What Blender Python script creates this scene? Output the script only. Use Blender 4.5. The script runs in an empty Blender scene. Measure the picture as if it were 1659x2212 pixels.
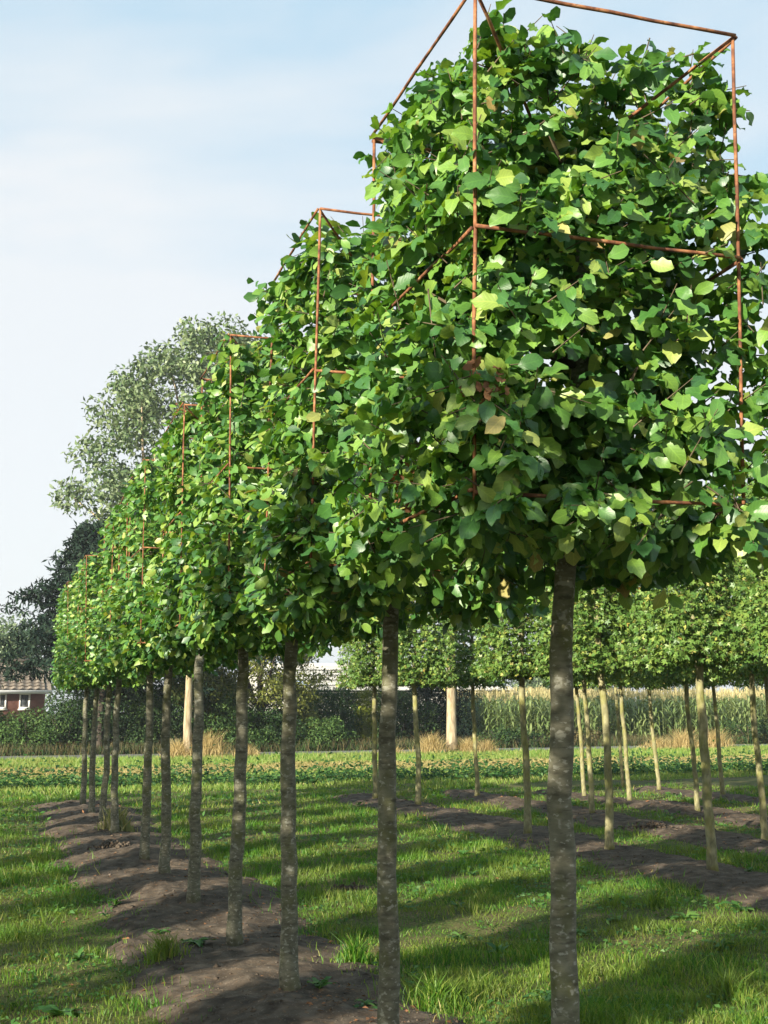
import bpy, math, random
import numpy as np
from mathutils import Matrix, Vector

# ------------------------------------------------------------------ camera
W_, H_ = 1659.0, 2212.0                      # pixel grid the photograph was measured in
F_, PITCH, YAW, ROLL, EYE = 2655.4, .1602, .3127, -.0061, 1.6
scene = bpy.context.scene
COL = scene.collection
fw = Vector((math.sin(YAW) * math.cos(PITCH), math.cos(YAW) * math.cos(PITCH), math.sin(PITCH)))
r0 = Vector((math.cos(YAW), -math.sin(YAW), 0)); u0 = r0.cross(fw)
rt = r0 * math.cos(ROLL) + u0 * math.sin(ROLL); up = u0 * math.cos(ROLL) - r0 * math.sin(ROLL)
cd = bpy.data.cameras.new('camera'); cam = bpy.data.objects.new('camera', cd); COL.objects.link(cam)
cd.sensor_fit = 'VERTICAL'; cd.sensor_height = 24.0; cd.lens = 24.0 * F_ / H_
cd.clip_start = .05; cd.clip_end = 6000
cam.matrix_world = Matrix(((rt.x, up.x, -fw.x, 0), (rt.y, up.y, -fw.y, 0), (rt.z, up.z, -fw.z, EYE), (0, 0, 0, 1)))
scene.camera = cam

# ------------------------------------------------------------------ sky and sun
SUN_AZ, SUN_EL = math.radians(235), math.radians(19)
world = bpy.data.worlds.new('World'); scene.world = world; world.use_nodes = True
nt = world.node_tree; nt.nodes.clear()
def wn(t, **k):
    n = nt.nodes.new(t)
    for a, b in k.items(): setattr(n, a, b)
    return n
sky = wn('ShaderNodeTexSky', sky_type='NISHITA', sun_disc=False, sun_elevation=SUN_EL, sun_rotation=SUN_AZ,
         air_density=1.0, dust_density=2.2, ozone_density=1.2)
tc = wn('ShaderNodeTexCoord'); mp = wn('ShaderNodeMapping'); mp.inputs['Scale'].default_value = (1.0, 1.2, 2.3)
mp.inputs['Rotation'].default_value = (.15, .2, .6); mp.inputs['Location'].default_value = (.35, .1, .2)
ns = wn('ShaderNodeTexNoise'); ns.inputs['Scale'].default_value = 1.5; ns.inputs['Detail'].default_value = 6; ns.inputs['Roughness'].default_value = .5
ns.inputs['Distortion'].default_value = .35
sp = wn('ShaderNodeSeparateXYZ'); el = wn('ShaderNodeMapRange'); el.inputs[1].default_value = .05; el.inputs[2].default_value = .75; el.inputs[3].default_value = .16; el.inputs[4].default_value = -.15
ad = wn('ShaderNodeMath', operation='ADD')
cr = wn('ShaderNodeValToRGB'); cr.color_ramp.elements[0].position = .36; cr.color_ramp.elements[1].position = .57
cr.color_ramp.elements[0].color = (2.65, 4.25, 5.4, 1); cr.color_ramp.elements[1].color = (5.5, 5.65, 5.75, 1)       # thin high cloud: pale blue to white
mx = wn('ShaderNodeMix', data_type='RGBA'); mx.inputs[0].default_value = .86
bg = wn('ShaderNodeBackground'); bg.inputs['Strength'].default_value = .062
wo = wn('ShaderNodeOutputWorld')
L = nt.links.new
L(tc.outputs['Generated'], mp.inputs[0]); L(mp.outputs[0], ns.inputs['Vector'])
L(tc.outputs['Generated'], sp.inputs[0]); L(sp.outputs[2], el.inputs[0]); L(ns.outputs['Fac'], ad.inputs[0]); L(el.outputs[0], ad.inputs[1]); L(ad.outputs[0], cr.inputs[0])
L(cr.outputs[0], mx.inputs[7]); L(sky.outputs[0], mx.inputs[6]); L(mx.outputs[2], bg.inputs[0]); L(bg.outputs[0], wo.inputs[0])
sd = bpy.data.lights.new('sun', 'SUN'); sun = bpy.data.objects.new('sun', sd); COL.objects.link(sun)
sd.energy = 5.0; sd.angle = math.radians(.55); sd.color = (1.0, .92, .76)
sun_dir = Vector((math.sin(SUN_AZ) * math.cos(SUN_EL), math.cos(SUN_AZ) * math.cos(SUN_EL), math.sin(SUN_EL)))
sun.rotation_euler = (-sun_dir).to_track_quat('-Z', 'Y').to_euler(); sun.location = sun_dir * 60
vs = scene.view_settings; vs.view_transform = 'Standard'; vs.look = 'None'; vs.gamma = 1; vs.use_curve_mapping = False
vs.exposure = 1.5
scene.render.engine = 'CYCLES'
scene.cycles.max_bounces = 6; scene.cycles.diffuse_bounces = 3; scene.cycles.glossy_bounces = 2
scene.cycles.transmission_bounces = 4; scene.cycles.transparent_max_bounces = 6
scene.cycles.use_denoising = True

# ------------------------------------------------------------------ measuring helpers
def ray(u, v):
    return (fw + rt * ((u - W_ / 2) / F_) + up * (-(v - H_ / 2) / F_))
def ground(u, v, z=0.0):
    d = ray(u, v); t = (z - EYE) / d.z
    return Vector((d.x * t, d.y * t, z))
def at_y(u, v, y):
    d = ray(u, v); t = y / d.y
    return Vector((d.x * t, y, EYE + d.z * t))
# ------------------------------------------------------------------ object helpers
RNG = np.random.default_rng(11)
random.seed(5)
def tag(o, label=None, cat=None, group=None, kind=None):
    if label: o['label'] = label
    if cat: o['category'] = cat
    if group: o['group'] = group
    if kind: o['kind'] = kind
    return o
def empty(name, loc, rz=0.0):
    o = bpy.data.objects.new(name, None); COL.objects.link(o); o.empty_display_size = .2
    o.location = loc; o.rotation_euler = (0, 0, rz); return o
def mesh_np(name, V, faces, mat, uv=None, rnd=None, smooth=True):
    """V (n,3); faces: list of int arrays, (m,3) or (m,4)"""
    me = bpy.data.meshes.new(name)
    V = np.asarray(V, dtype=np.float32)
    me.vertices.add(len(V)); me.vertices.foreach_set('co', V.ravel())
    loops = np.concatenate([np.asarray(f, np.int32).ravel() for f in faces])
    tot = np.concatenate([np.full(len(f), np.asarray(f).shape[1], np.int32) for f in faces])
    st = np.zeros(len(tot), np.int32); st[1:] = np.cumsum(tot)[:-1]
    me.loops.add(len(loops)); me.loops.foreach_set('vertex_index', loops)
    me.polygons.add(len(tot)); me.polygons.foreach_set('loop_start', st); me.polygons.foreach_set('loop_total', tot)
    me.update(calc_edges=True)
    if smooth: me.polygons.foreach_set('use_smooth', np.ones(len(tot), bool))
    if uv is not None:
        l = me.uv_layers.new(name='UVMap'); l.data.foreach_set('uv', np.asarray(uv, np.float32)[loops].ravel())
    if rnd is not None:
        a = me.attributes.new('rnd', 'FLOAT', 'POINT'); a.data.foreach_set('value', np.asarray(rnd, np.float32))
    if mat: me.materials.append(mat)
    return me
def obj(name, me, parent=None, loc=None):
    o = bpy.data.objects.new(name, me); COL.objects.link(o)
    if parent: o.parent = parent
    if loc is not None: o.location = loc
    return o
class MB:
    def __init__(s): s.v = []; s.q = []; s.t = []; s.n = 0
    def add(s, V, Q=None, T=None):
        s.v.append(np.asarray(V, float))
        if Q is not None and len(Q): s.q.append(np.asarray(Q, int) + s.n)
        if T is not None and len(T): s.t.append(np.asarray(T, int) + s.n)
        s.n += len(V); return s
    def box(s, a, b):
        x0, y0, z0 = a; x1, y1, z1 = b
        V = [(x0, y0, z0), (x1, y0, z0), (x1, y1, z0), (x0, y1, z0), (x0, y0, z1), (x1, y0, z1), (x1, y1, z1), (x0, y1, z1)]
        return s.add(V, [(3, 2, 1, 0), (4, 5, 6, 7), (0, 1, 5, 4), (1, 2, 6, 5), (2, 3, 7, 6), (3, 0, 4, 7)])
    def tube(s, pts, rad, n=8, jit=0.0):
        pts = np.asarray(pts, float); m = len(pts); rad = np.broadcast_to(np.asarray(rad, float), (m,))
        tn = np.gradient(pts, axis=0); tn /= np.linalg.norm(tn, axis=1, keepdims=True) + 1e-9
        ref = np.where(np.abs(tn[:, 2:3]) > .9, np.array([[1., 0, 0]]), np.array([[0, 0, 1.]]))
        a = np.cross(tn, ref); a /= np.linalg.norm(a, axis=1, keepdims=True); b = np.cross(tn, a)
        th = np.linspace(0, 2 * np.pi, n, endpoint=False)
        rr = rad[:, None] * (1 + jit * RNG.normal(size=(m, n)))
        V = pts[:, None] + rr[..., None] * (np.cos(th)[None, :, None] * a[:, None] + np.sin(th)[None, :, None] * b[:, None])
        V = V.reshape(-1, 3); Q = []
        for i in range(m - 1):
            for j in range(n):
                k = (j + 1) % n; Q.append((i * n + j, i * n + k, (i + 1) * n + k, (i + 1) * n + j))
        V = np.vstack([V, pts[:1], pts[-1:]]); c0, c1 = m * n, m * n + 1; T = []
        for j in range(n):
            k = (j + 1) % n; T.append((c0, k, j)); T.append((c1, (m - 1) * n + j, (m - 1) * n + k))
        return s.add(V, Q, T)
    def build(s, name, mat, parent=None, smooth=True, loc=None):
        f = []
        if s.q: f.append(np.vstack(s.q))
        if s.t: f.append(np.vstack(s.t))
        return obj(name, mesh_np(name, np.vstack(s.v), f, mat, smooth=smooth), parent, loc)

def _h(i, j, k, seed):
    n = (i * 374761393 + j * 668265263 + k * 2147483647 + seed * 144269504) & 0xffffffff
    n = ((n ^ (n >> 13)) * 1274126177) & 0xffffffff
    return ((n ^ (n >> 16)) & 0xffff) / 65535.0
def vnoise(P, seed=0):
    P = np.asarray(P, float)
    if P.shape[1] == 2: P = np.hstack([P, np.zeros((len(P), 1))])
    I = np.floor(P).astype(np.int64); f = P - I; f = f * f * (3 - 2 * f); r = 0
    for a in (0, 1):
        for b in (0, 1):
            for c in (0, 1):
                w = (f[:, 0] if a else 1 - f[:, 0]) * (f[:, 1] if b else 1 - f[:, 1]) * (f[:, 2] if c else 1 - f[:, 2])
                r = r + w * _h(I[:, 0] + a, I[:, 1] + b, I[:, 2] + c, seed)
    return r
def fbm(P, seed=0, o=3):
    P = np.asarray(P, float); r = 0; a = .5
    for k in range(o): r = r + a * vnoise(P * 2 ** k, seed + k); a *= .5
    return r / (1 - .5 ** o)
def nrm(a): return a / (np.linalg.norm(a, axis=-1, keepdims=True) + 1e-9)

# ------------------------------------------------------------------ materials
def mat(name):
    m = bpy.data.materials.new(name); m.use_nodes = True; n = m.node_tree; n.nodes.clear()
    def N(t, **k):
        x = n.nodes.new(t)
        for a, b in k.items(): setattr(x, a, b)
        return x
    return m, N, n.links.new
def ramp(N, stops):
    r = N('ShaderNodeValToRGB'); e = r.color_ramp.elements
    e[0].position, e[1].position = stops[0][0], stops[-1][0]
    e[0].color, e[1].color = (*stops[0][1], 1), (*stops[-1][1], 1)
    for p, c in stops[1:-1]:
        x = e.new(p); x.color = (*c, 1)
    return r
def math_(N, lk, op, a, b=None, c=None):
    x = N('ShaderNodeMath', operation=op)
    for i, v in enumerate((a, b, c)):
        if v is None: continue
        if isinstance(v, (int, float)): x.inputs[i].default_value = v
        else: lk(v, x.inputs[i])
    return x.outputs[0]
def leaf_mat(name, stops, rough=.4, trans=.3, tcol=(1.5, 1.35, .5), veins=0.0, spec=.5, patch=None):
    m, N, lk = mat(name)
    at = N('ShaderNodeAttribute', attribute_name='rnd'); oi = N('ShaderNodeObjectInfo')
    f = math_(N, lk, 'FRACT', math_(N, lk, 'ADD', at.outputs['Fac'], oi.outputs['Random']))
    r = ramp(N, stops); lk(f, r.inputs[0]); col = r.outputs[0]
    if patch:
        g = N('ShaderNodeNewGeometry'); nz = N('ShaderNodeTexNoise'); nz.inputs['Scale'].default_value = patch[0]; nz.inputs['Detail'].default_value = 3
        lk(g.outputs['Position'], nz.inputs['Vector'])
        rr = ramp(N, [(.42, (0, 0, 0)), (.62, (1, 1, 1))]); lk(nz.outputs['Fac'], rr.inputs[0])
        k = N('ShaderNodeMix', data_type='RGBA'); lk(math_(N, lk, 'MULTIPLY', rr.outputs[0], patch[2]), k.inputs[0]); lk(col, k.inputs[6]); k.inputs[7].default_value = (*patch[1], 1)
        col = k.outputs[2]
    p = N('ShaderNodeBsdfPrincipled'); p.inputs['Roughness'].default_value = rough; p.inputs['Specular IOR Level'].default_value = spec
    if veins > 0:
        uv = N('ShaderNodeUVMap'); sx = N('ShaderNodeSeparateXYZ'); lk(uv.outputs[0], sx.inputs[0])
        au = math_(N, lk, 'ABSOLUTE', math_(N, lk, 'SUBTRACT', sx.outputs[0], .5))
        ph = math_(N, lk, 'MULTIPLY', math_(N, lk, 'SUBTRACT', sx.outputs[1], math_(N, lk, 'MULTIPLY', au, .55)), 44.0)
        w = math_(N, lk, 'POWER', math_(N, lk, 'ADD', math_(N, lk, 'MULTIPLY', math_(N, lk, 'SINE', ph), .5), .5), 5.0)
        mid = math_(N, lk, 'LESS_THAN', au, .035)
        vv = math_(N, lk, 'MAXIMUM', math_(N, lk, 'MULTIPLY', w, .55), mid)
        k = N('ShaderNodeMix', data_type='RGBA'); k.blend_type = 'MULTIPLY'
        lk(math_(N, lk, 'MULTIPLY', vv, veins), k.inputs[0]); lk(col, k.inputs[6]); k.inputs[7].default_value = (1.9, 1.75, 1.5, 1); col = k.outputs[2]
        bp = N('ShaderNodeBump'); bp.inputs['Strength'].default_value = .14; bp.inputs['Distance'].default_value = .002
        lk(math_(N, lk, 'MULTIPLY', vv, -1.0), bp.inputs['Height']); lk(bp.outputs[0], p.inputs['Normal'])
    lk(col, p.inputs['Base Color'])
    t = N('ShaderNodeBsdfTranslucent'); tm = N('ShaderNodeMix', data_type='RGBA', blend_type='MULTIPLY'); tm.inputs[0].default_value = 1
    lk(col, tm.inputs[6]); tm.inputs[7].default_value = (*tcol, 1); lk(tm.outputs[2], t.inputs[0])
    ms = N('ShaderNodeMixShader'); ms.inputs[0].default_value = trans
    lk(p.outputs[0], ms.inputs[1]); lk(t.outputs[0], ms.inputs[2])
    o = N('ShaderNodeOutputMaterial'); lk(ms.outputs[0], o.inputs[0]); return m
def surf_mat(name, stops, scale=8, detail=5, rough=.85, bump=.3, bdist=.01, stretch=(1, 1, 1), layers=(), spec=.3, metallic=0.0, objrand=0.0, coord='Object'):
    """noise ramp base + optional layers (scale, stretch, lo, hi, colour, amount)"""
    m, N, lk = mat(name); t = N('ShaderNodeTexCoord')
    def noise(sc, st, det=5):
        mpn = N('ShaderNodeMapping'); mpn.inputs['Scale'].default_value = st; lk(t.outputs[coord], mpn.inputs[0])
        z = N('ShaderNodeTexNoise'); z.inputs['Scale'].default_value = sc; z.inputs['Detail'].default_value = det
        lk(mpn.outputs[0], z.inputs['Vector']); return z.outputs['Fac']
    b = noise(scale, stretch, detail); r = ramp(N, stops); lk(b, r.inputs[0]); col = r.outputs[0]; hgt = b
    for (sc, st, lo, hi, c, amt) in layers:
        rr = ramp(N, [(lo, (0, 0, 0)), (hi, (1, 1, 1))]); lk(noise(sc, st), rr.inputs[0])
        k = N('ShaderNodeMix', data_type='RGBA'); lk(math_(N, lk, 'MULTIPLY', rr.outputs[0], amt), k.inputs[0]); lk(col, k.inputs[6])
        k.inputs[7].default_value = (*c, 1); col = k.outputs[2]
    if objrand:
        oi = N('ShaderNodeObjectInfo'); hs = N('ShaderNodeHueSaturation'); lk(col, hs.inputs['Color'])
        lk(math_(N, lk, 'ADD', math_(N, lk, 'MULTIPLY', oi.outputs['Random'], objrand), 1 - objrand / 2), hs.inputs['Value']); col = hs.outputs[0]
    p = N('ShaderNodeBsdfPrincipled'); p.inputs['Roughness'].default_value = rough; p.inputs['Specular IOR Level'].default_value = spec
    p.inputs['Metallic'].default_value = metallic
    lk(col, p.inputs['Base Color'])
    if bump:
        bp = N('ShaderNodeBump'); bp.inputs['Strength'].default_value = bump; bp.inputs['Distance'].default_value = bdist
        lk(hgt, bp.inputs['Height']); lk(bp.outputs[0], p.inputs['Normal'])
    o = N('ShaderNodeOutputMaterial'); lk(p.outputs[0], o.inputs[0]); return m

M = {}
M['horn'] = leaf_mat('box_tree_leaf', [(0, (.030, .095, .026)), (.25, (.048, .140, .028)), (.55, (.095, .215, .036)), (.85, (.165, .285, .046)), (.975, (.26, .34, .075)), (.995, (.33, .34, .11)), (1, (.28, .20, .08))], rough=.43, trans=.28, tcol=(1.5, 1.5, .5), veins=.34, spec=.6)
M['dead'] = leaf_mat('dead_leaf', [(0, (.16, .075, .04)), (1, (.26, .13, .06))], rough=.8, trans=.15, spec=.2)
M['maple'] = leaf_mat('maple_leaf', [(0, (.055, .125, .026)), (.4, (.095, .180, .034)), (.8, (.155, .24, .046)), (.965, (.22, .28, .06)), (.985, (.36, .34, .08)), (1, (.34, .24, .06))], rough=.45, trans=.2, spec=.4)
M['poplar'] = leaf_mat('silvery_leaf', [(0, (.060, .105, .036)), (.5, (.105, .160, .060)), (1, (.20, .25, .12))], rough=.5, trans=.2, tcol=(1.2, 1.2, .7))
M['spruce'] = leaf_mat('dark_needle', [(0, (.007, .017, .012)), (.6, (.013, .028, .017)), (1, (.026, .046, .026))], rough=.7, trans=.06, spec=.10)
M['bush'] = leaf_mat('bush_leaf', [(0, (.014, .036, .012)), (.55, (.026, .058, .017)), (1, (.062, .105, .026))], rough=.6, trans=.18, spec=.18)
M['bushm'] = leaf_mat('mid_green_leaf', [(0, (.026, .062, .016)), (.55, (.048, .098, .024)), (1, (.10, .165, .04))], rough=.6, trans=.2, spec=.2)
M['bushy'] = leaf_mat('yellowish_leaf', [(0, (.060, .080, .016)), (.5, (.105, .125, .022)), (1, (.18, .19, .034))], rough=.55, trans=.22, spec=.3)
M['thuja'] = leaf_mat('thuja_leaf', [(0, (.022, .060, .018)), (.5, (.04, .09, .024)), (1, (.07, .13, .03))], rough=.6, trans=.15, spec=.25)
M['thujay'] = leaf_mat('golden_thuja_leaf', [(0, (.09, .13, .012)), (.5, (.15, .19, .016)), (1, (.22, .25, .03))], rough=.6, trans=.15, spec=.25)
M['corn'] = leaf_mat('maize_leaf', [(0, (.10, .155, .045)), (.5, (.165, .225, .070)), (1, (.25, .30, .12))], rough=.42, trans=.3, spec=.45)
M['tassel'] = leaf_mat('maize_tassel', [(0, (.36, .31, .15)), (1, (.52, .45, .24))], rough=.8, trans=.2, spec=.2)
M['grass'] = leaf_mat('grass_blade', [(0, (.036, .112, .012)), (.45, (.066, .178, .016)), (.8, (.12, .235, .024)), (.95, (.21, .27, .05)), (1, (.36, .30, .12))], rough=.5, trans=.4, tcol=(1.5, 1.5, .4), spec=.3, patch=(1.5, (.20, .19, .05), .45))
M['field'] = leaf_mat('field_grass_blade', [(0, (.095, .20, .030)), (.5, (.15, .26, .042)), (.85, (.24, .31, .07)), (1, (.40, .36, .15))], rough=.55, trans=.35, tcol=(1.4, 1.4, .5), spec=.3, patch=(.35, (.20, .21, .06), .5))
M['hay'] = leaf_mat('hay_blade', [(0, (.25, .19, .08)), (.6, (.38, .29, .13)), (1, (.50, .40, .20))], rough=.7, trans=.25, spec=.2)
M['haym'] = leaf_mat('mown_hay_blade', [(0, (.22, .205, .07)), (.5, (.32, .27, .105)), (1, (.44, .36, .17))], rough=.7, trans=.25, spec=.2)
M['weedd'] = leaf_mat('dark_weed_leaf', [(0, (.018, .058, .014)), (.6, (.032, .092, .020)), (1, (.07, .15, .03))], rough=.55, trans=.25, spec=.25)
M['weed'] = leaf_mat('weed_leaf', [(0, (.032, .100, .020)), (.5, (.055, .145, .026)), (1, (.11, .21, .04))], rough=.5, trans=.3, spec=.35)
M['tuft'] = leaf_mat('pale_tuft_blade', [(0, (.14, .17, .06)), (.6, (.24, .26, .10)), (1, (.40, .34, .16))], rough=.6, trans=.25, spec=.3)
M['brush'] = leaf_mat('brown_brush', [(0, (.05, .045, .022)), (.5, (.085, .075, .035)), (1, (.15, .12, .05))], rough=.7, trans=.2, spec=.2)
M['bark'] = surf_mat('grey_bark', [(.30, (.070, .066, .045)), (.48, (.118, .112, .076)), (.66, (.18, .170, .122))], scale=16, stretch=(1, 1, 2.4), bump=.55, bdist=.008,
    layers=[(7, (1, 1, .7), .50, .66, (.085, .092, .022), .75), (5, (1, 1, .6), .54, .68, (.20, .195, .145), .6), (42, (1, 1, 1.6), .59, .66, (.31, .305, .25), .75), (19, (1, 1, 1.3), .62, .67, (.29, .285, .23), .7), (11, (1, 1, 2.6), .60, .68, (.028, .026, .016), .6), (60, (.4, .4, 3.0), .60, .70, (.055, .048, .034), .6)])
M['mbark'] = surf_mat('yellow_grey_bark', [(.30, (.125, .115, .055)), (.5, (.205, .190, .098)), (.7, (.29, .270, .150))], scale=22, stretch=(1, 1, .5), bump=.5, bdist=.006,
    layers=[(6, (1, 1, .8), .48, .66, (.19, .19, .035), .7), (40, (1, 1, .35), .58, .68, (.09, .078, .05), .55)])
M['pbark'] = surf_mat('pale_furrowed_bark', [(.32, (.17, .125, .072)), (.5, (.30, .235, .15)), (.68, (.40, .33, .22))], scale=9, stretch=(1, 1, .25), bump=.9, bdist=.04,
    layers=[(2.2, (1, 1, .6), .5, .7, (.22, .20, .06), .5)])
M['dbark'] = surf_mat('dark_bark', [(.3, (.025, .02, .015)), (.7, (.07, .055, .04))], scale=10, stretch=(1, 1, .4), bump=.5)
M['twig'] = surf_mat('twig_bark', [(.3, (.06, .045, .028)), (.7, (.13, .10, .06))], scale=30, bump=0)
M['rust'] = surf_mat('rusty_iron', [(.30, (.060, .026, .017)), (.44, (.15, .058, .028)), (.58, (.27, .115, .048)), (.72, (.38, .21, .11))], scale=26, detail=6, rough=.82, bump=.5, bdist=.002, layers=[(90, (1, 1, 1), .56, .68, (.055, .03, .022), .7)])
M['soil'] = surf_mat('bare_soil', [(.28, (.036, .027, .020)), (.5, (.074, .057, .042)), (.72, (.135, .106, .080))], scale=9, detail=9, rough=.95, bump=.8, bdist=.03,
    layers=[(1.6, (1, 1, 1), .52, .7, (.135, .10, .068), .45), (26, (1, 1, 1), .60, .68, (.17, .10, .05), .45), (70, (1, 1, 1), .62, .70, (.26, .22, .17), .5)], spec=.1)
M['ground'] = surf_mat('turf_soil', [(.3, (.034, .050, .013)), (.5, (.060, .072, .022)), (.7, (.11, .090, .042))], scale=3.2, detail=8, rough=.95, bump=.5, bdist=.03,
    layers=[(1.1, (1, 1, 1), .50, .62, (.11, .080, .045), .85), (.16, (1, 1, 1), .45, .65, (.11, .13, .035), .5), (55, (1, 1, 1), .50, .60, (.16, .15, .05), .55), (33, (1, 1, 1), .55, .63, (.022, .03, .008), .7)], spec=.1)
M['road'] = surf_mat('asphalt', [(.3, (.10, .098, .095)), (.7, (.17, .165, .16))], scale=20, rough=.9, bump=.2)
M['brick'] = surf_mat('brick_wall', [(.3, (.17, .075, .055)), (.7, (.27, .125, .09))], scale=3, rough=.9, bump=0)
M['tile'] = surf_mat('roof_tile', [(.3, (.12, .095, .075)), (.7, (.22, .18, .135))], scale=6, rough=.85, bump=0, objrand=.5)
M['sheet'] = surf_mat('fibre_cement_sheet', [(.3, (.34, .325, .29)), (.7, (.50, .48, .44))], scale=1.5, rough=.9, bump=0, objrand=.22, layers=[(.8, (1, 1, 1), .5, .7, (.24, .23, .20), .5)])
M['skylight'] = surf_mat('skylight_sheet', [(.3, (.40, .50, .66)), (.7, (.55, .64, .78))], scale=2, rough=.3, bump=0, spec=.6)
M['white'] = surf_mat('white_paint', [(.3, (.70, .69, .66)), (.7, (.80, .79, .77))], scale=4, rough=.6, bump=0)
M['pane'] = surf_mat('window_glass', [(.3, (.03, .035, .04)), (.7, (.05, .055, .06))], scale=2, rough=.06, bump=0, spec=.8)
M['wallpale'] = surf_mat('pale_wall', [(.3, (.36, .35, .31)), (.7, (.45, .44, .40))], scale=1, rough=.9, bump=0)

# ------------------------------------------------------------------ terrain
ROWX = 1.69
HORN_Y = [3.55, 5.20, 6.95, 8.52, 10.30, 11.92, 13.48, 16.68, 18.36, 20.16, 21.94]
MAPLE = [[(6.85, 8.75), (6.83, 10.79), (6.82, 12.87), (6.77, 14.99), (6.99, 19.87), (6.78, 21.56)], [(9.1, 10.9), (9.06, 13.15), (8.87, 17.26), (8.64, 21.31)], [(10.8, 15.3), (10.8, 17.41), (10.8, 19.59), (10.71, 21.13)], [(13.0, 16.0), (13.05, 18.1), (13.1, 20.24), (12.75, 21.93)]]
LEFTX = [-1.95, -3.95, -5.95]
BEDS = [(ROWX, .76, -1.0, 22.7, .115), (6.82, .66, -1.0, 22.5, .085), (8.86, .60, 3, 22.2, .075), (10.78, .58, 6, 22.2, .07), (12.95, .5, 8, 22.4, .065)] + [(x, .6, -12, 22, .10) for x in LEFTX]
def bed_u(x, y, b):
    """signed: <1 inside the bed, with a ragged edge"""
    x = np.asarray(x, float); y = np.asarray(y, float)
    n = (fbm(np.stack([x * .9, y * .9], 1), 3) - .5) * .75 + (fbm(np.stack([x * 2.9, y * 2.9], 1), 5) - .5) * .6; n2 = vnoise(np.stack([x * 6, y * 6], 1), 9) - .5
    u = np.abs(x - b[0]) / b[1] + n * .75 + n2 * .16
    e = np.maximum(np.maximum(b[2] - y, y - b[3]) / .6, 0)
    return np.sqrt(u.clip(0) ** 2 + e ** 2)
def ground_z(x, y):
    x = np.asarray(x, float); y = np.asarray(y, float); P = np.stack([x, y], 1)
    near = np.clip(1 - (np.hypot(x, y) - 40) / 40, 0, 1)
    z = (fbm(P * .45, 21) - .5) * .10 * near + (vnoise(P * 2.6, 22) - .5) * .035 * near
    for b in BEDS:
        z = z - .03 * np.exp(-((x - b[0]) / b[1]) ** 2) * ((y > b[2]) & (y < b[3]))
    return z
def bed_z(x, y, b):
    x = np.asarray(x, float); y = np.asarray(y, float); P = np.stack([x, y], 1)
    u = bed_u(x, y, b); g = ground_z(x, y)
    prof = b[4] * np.clip(1 - u ** 2, -1.2, 1) 
    lump = (fbm(P * 1.7, 31) - .5) * .09 + (fbm(P * 6, 33, 3) - .5) * .055 + (vnoise(P * 15, 37) - .5) * .022
    return g + .012 * np.clip((1.05 - u) * 5, -4, 1) + prof * .8 + lump * np.clip(1.2 - u, 0, 1)
def soil_at(x, y):
    s = np.full(len(x), 9.0)
    for b in BEDS: s = np.minimum(s, bed_u(x, y, b))
    return s
def surface_z(x, y):
    x = np.atleast_1d(np.asarray(x, float)); y = np.atleast_1d(np.asarray(y, float))
    z = ground_z(x, y)
    for b in BEDS:
        k = np.abs(x - b[0]) < b[1] * 1.8
        if k.any(): z[k] = np.maximum(z[k], bed_z(x[k], y[k], b))
    return z
def sz(x, y): return float(surface_z(x, y)[0])

def grow(a, b, step, out, f=1.35):
    c = list(np.arange(a, b + 1e-6, step)); s = step; lo, hi = a, b
    left, right = [], []
    while lo > -out: s *= f; lo -= s; left.append(lo); 
    s = step
    while hi < out: s *= f; hi += s; right.append(hi)
    return np.array(left[::-1] + c + right)
def sheet(name, xs, ys, zf, m):
    X, Y = np.meshgrid(xs, ys); Z = zf(X.ravel(), Y.ravel())
    V = np.stack([X.ravel(), Y.ravel(), Z], 1); nx, ny = len(xs), len(ys)
    i = (np.arange(ny - 1)[:, None] * nx + np.arange(nx - 1)[None]).ravel()
    return obj(name, mesh_np(name, V, [np.stack([i, i + 1, i + nx + 1, i + nx], 1)], m))
g = sheet('ground', grow(-4, 17, .16, 2500), grow(1, 30, .16, 2500), ground_z, M['ground']); tag(g, kind='structure')
for i, b in enumerate(BEDS):
    st = .045 if i == 0 else (.07 if i < 5 else .12)
    s = sheet('soil_bed', np.arange(b[0] - b[1] * 1.75, b[0] + b[1] * 1.75, st), np.arange(b[2] - .8, b[3] + .9, st), lambda x, y, b=b: bed_z(x, y, b), M['soil'])
    tag(s, kind='structure')
rd = sheet('road', np.arange(-60, 110, 2.0), np.array([44.6, 45.4, 46.2, 47.0, 47.9]), lambda x, y: ground_z(x, y) * 0 + .035, M['road']); tag(rd, kind='structure')

# ------------------------------------------------------------------ leaves
def leaf_grid(nl, cols, seed, wide=.36, peak=1.15, wave=.05, fold=.16, curl=.25, petiole=.0):
    r = np.random.default_rng(seed); t = np.linspace(0, 1, nl + 1)
    w = wide * np.sin(np.pi * np.clip(t, .02, .985) ** peak) ** .62
    ph = r.uniform(0, 6.28, 2); fr = r.uniform(2.2, 3.6); V = []; UV = []
    side = r.normal(0, .07)
    for ti, wi in zip(t, w):
        for c in cols:
            s = 0 if c < 0 else 1
            ed = 1 + (.05 * np.sin(fr * 6.28 * ti + ph[s]) if abs(c) == 1 else 0)
            x = c * wi * ed + side * ti * ti
            z = fold * abs(c) * wi * 1.2 + wave * abs(c) ** 2 * np.sin(fr * 6.28 * ti + ph[s] * 1.7) - curl * (ti ** 2) * .55 + curl * .12 * np.sin(3.1 * ti)
            V.append((x, ti, z)); UV.append((c * .5 + .5, ti))
    n = len(cols); Q = []
    for i in range(nl):
        for j in range(n - 1): Q.append((i * n + j, i * n + j + 1, (i + 1) * n + j + 1, (i + 1) * n + j))
    return np.array(V), np.array(Q), np.array(UV)
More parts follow.
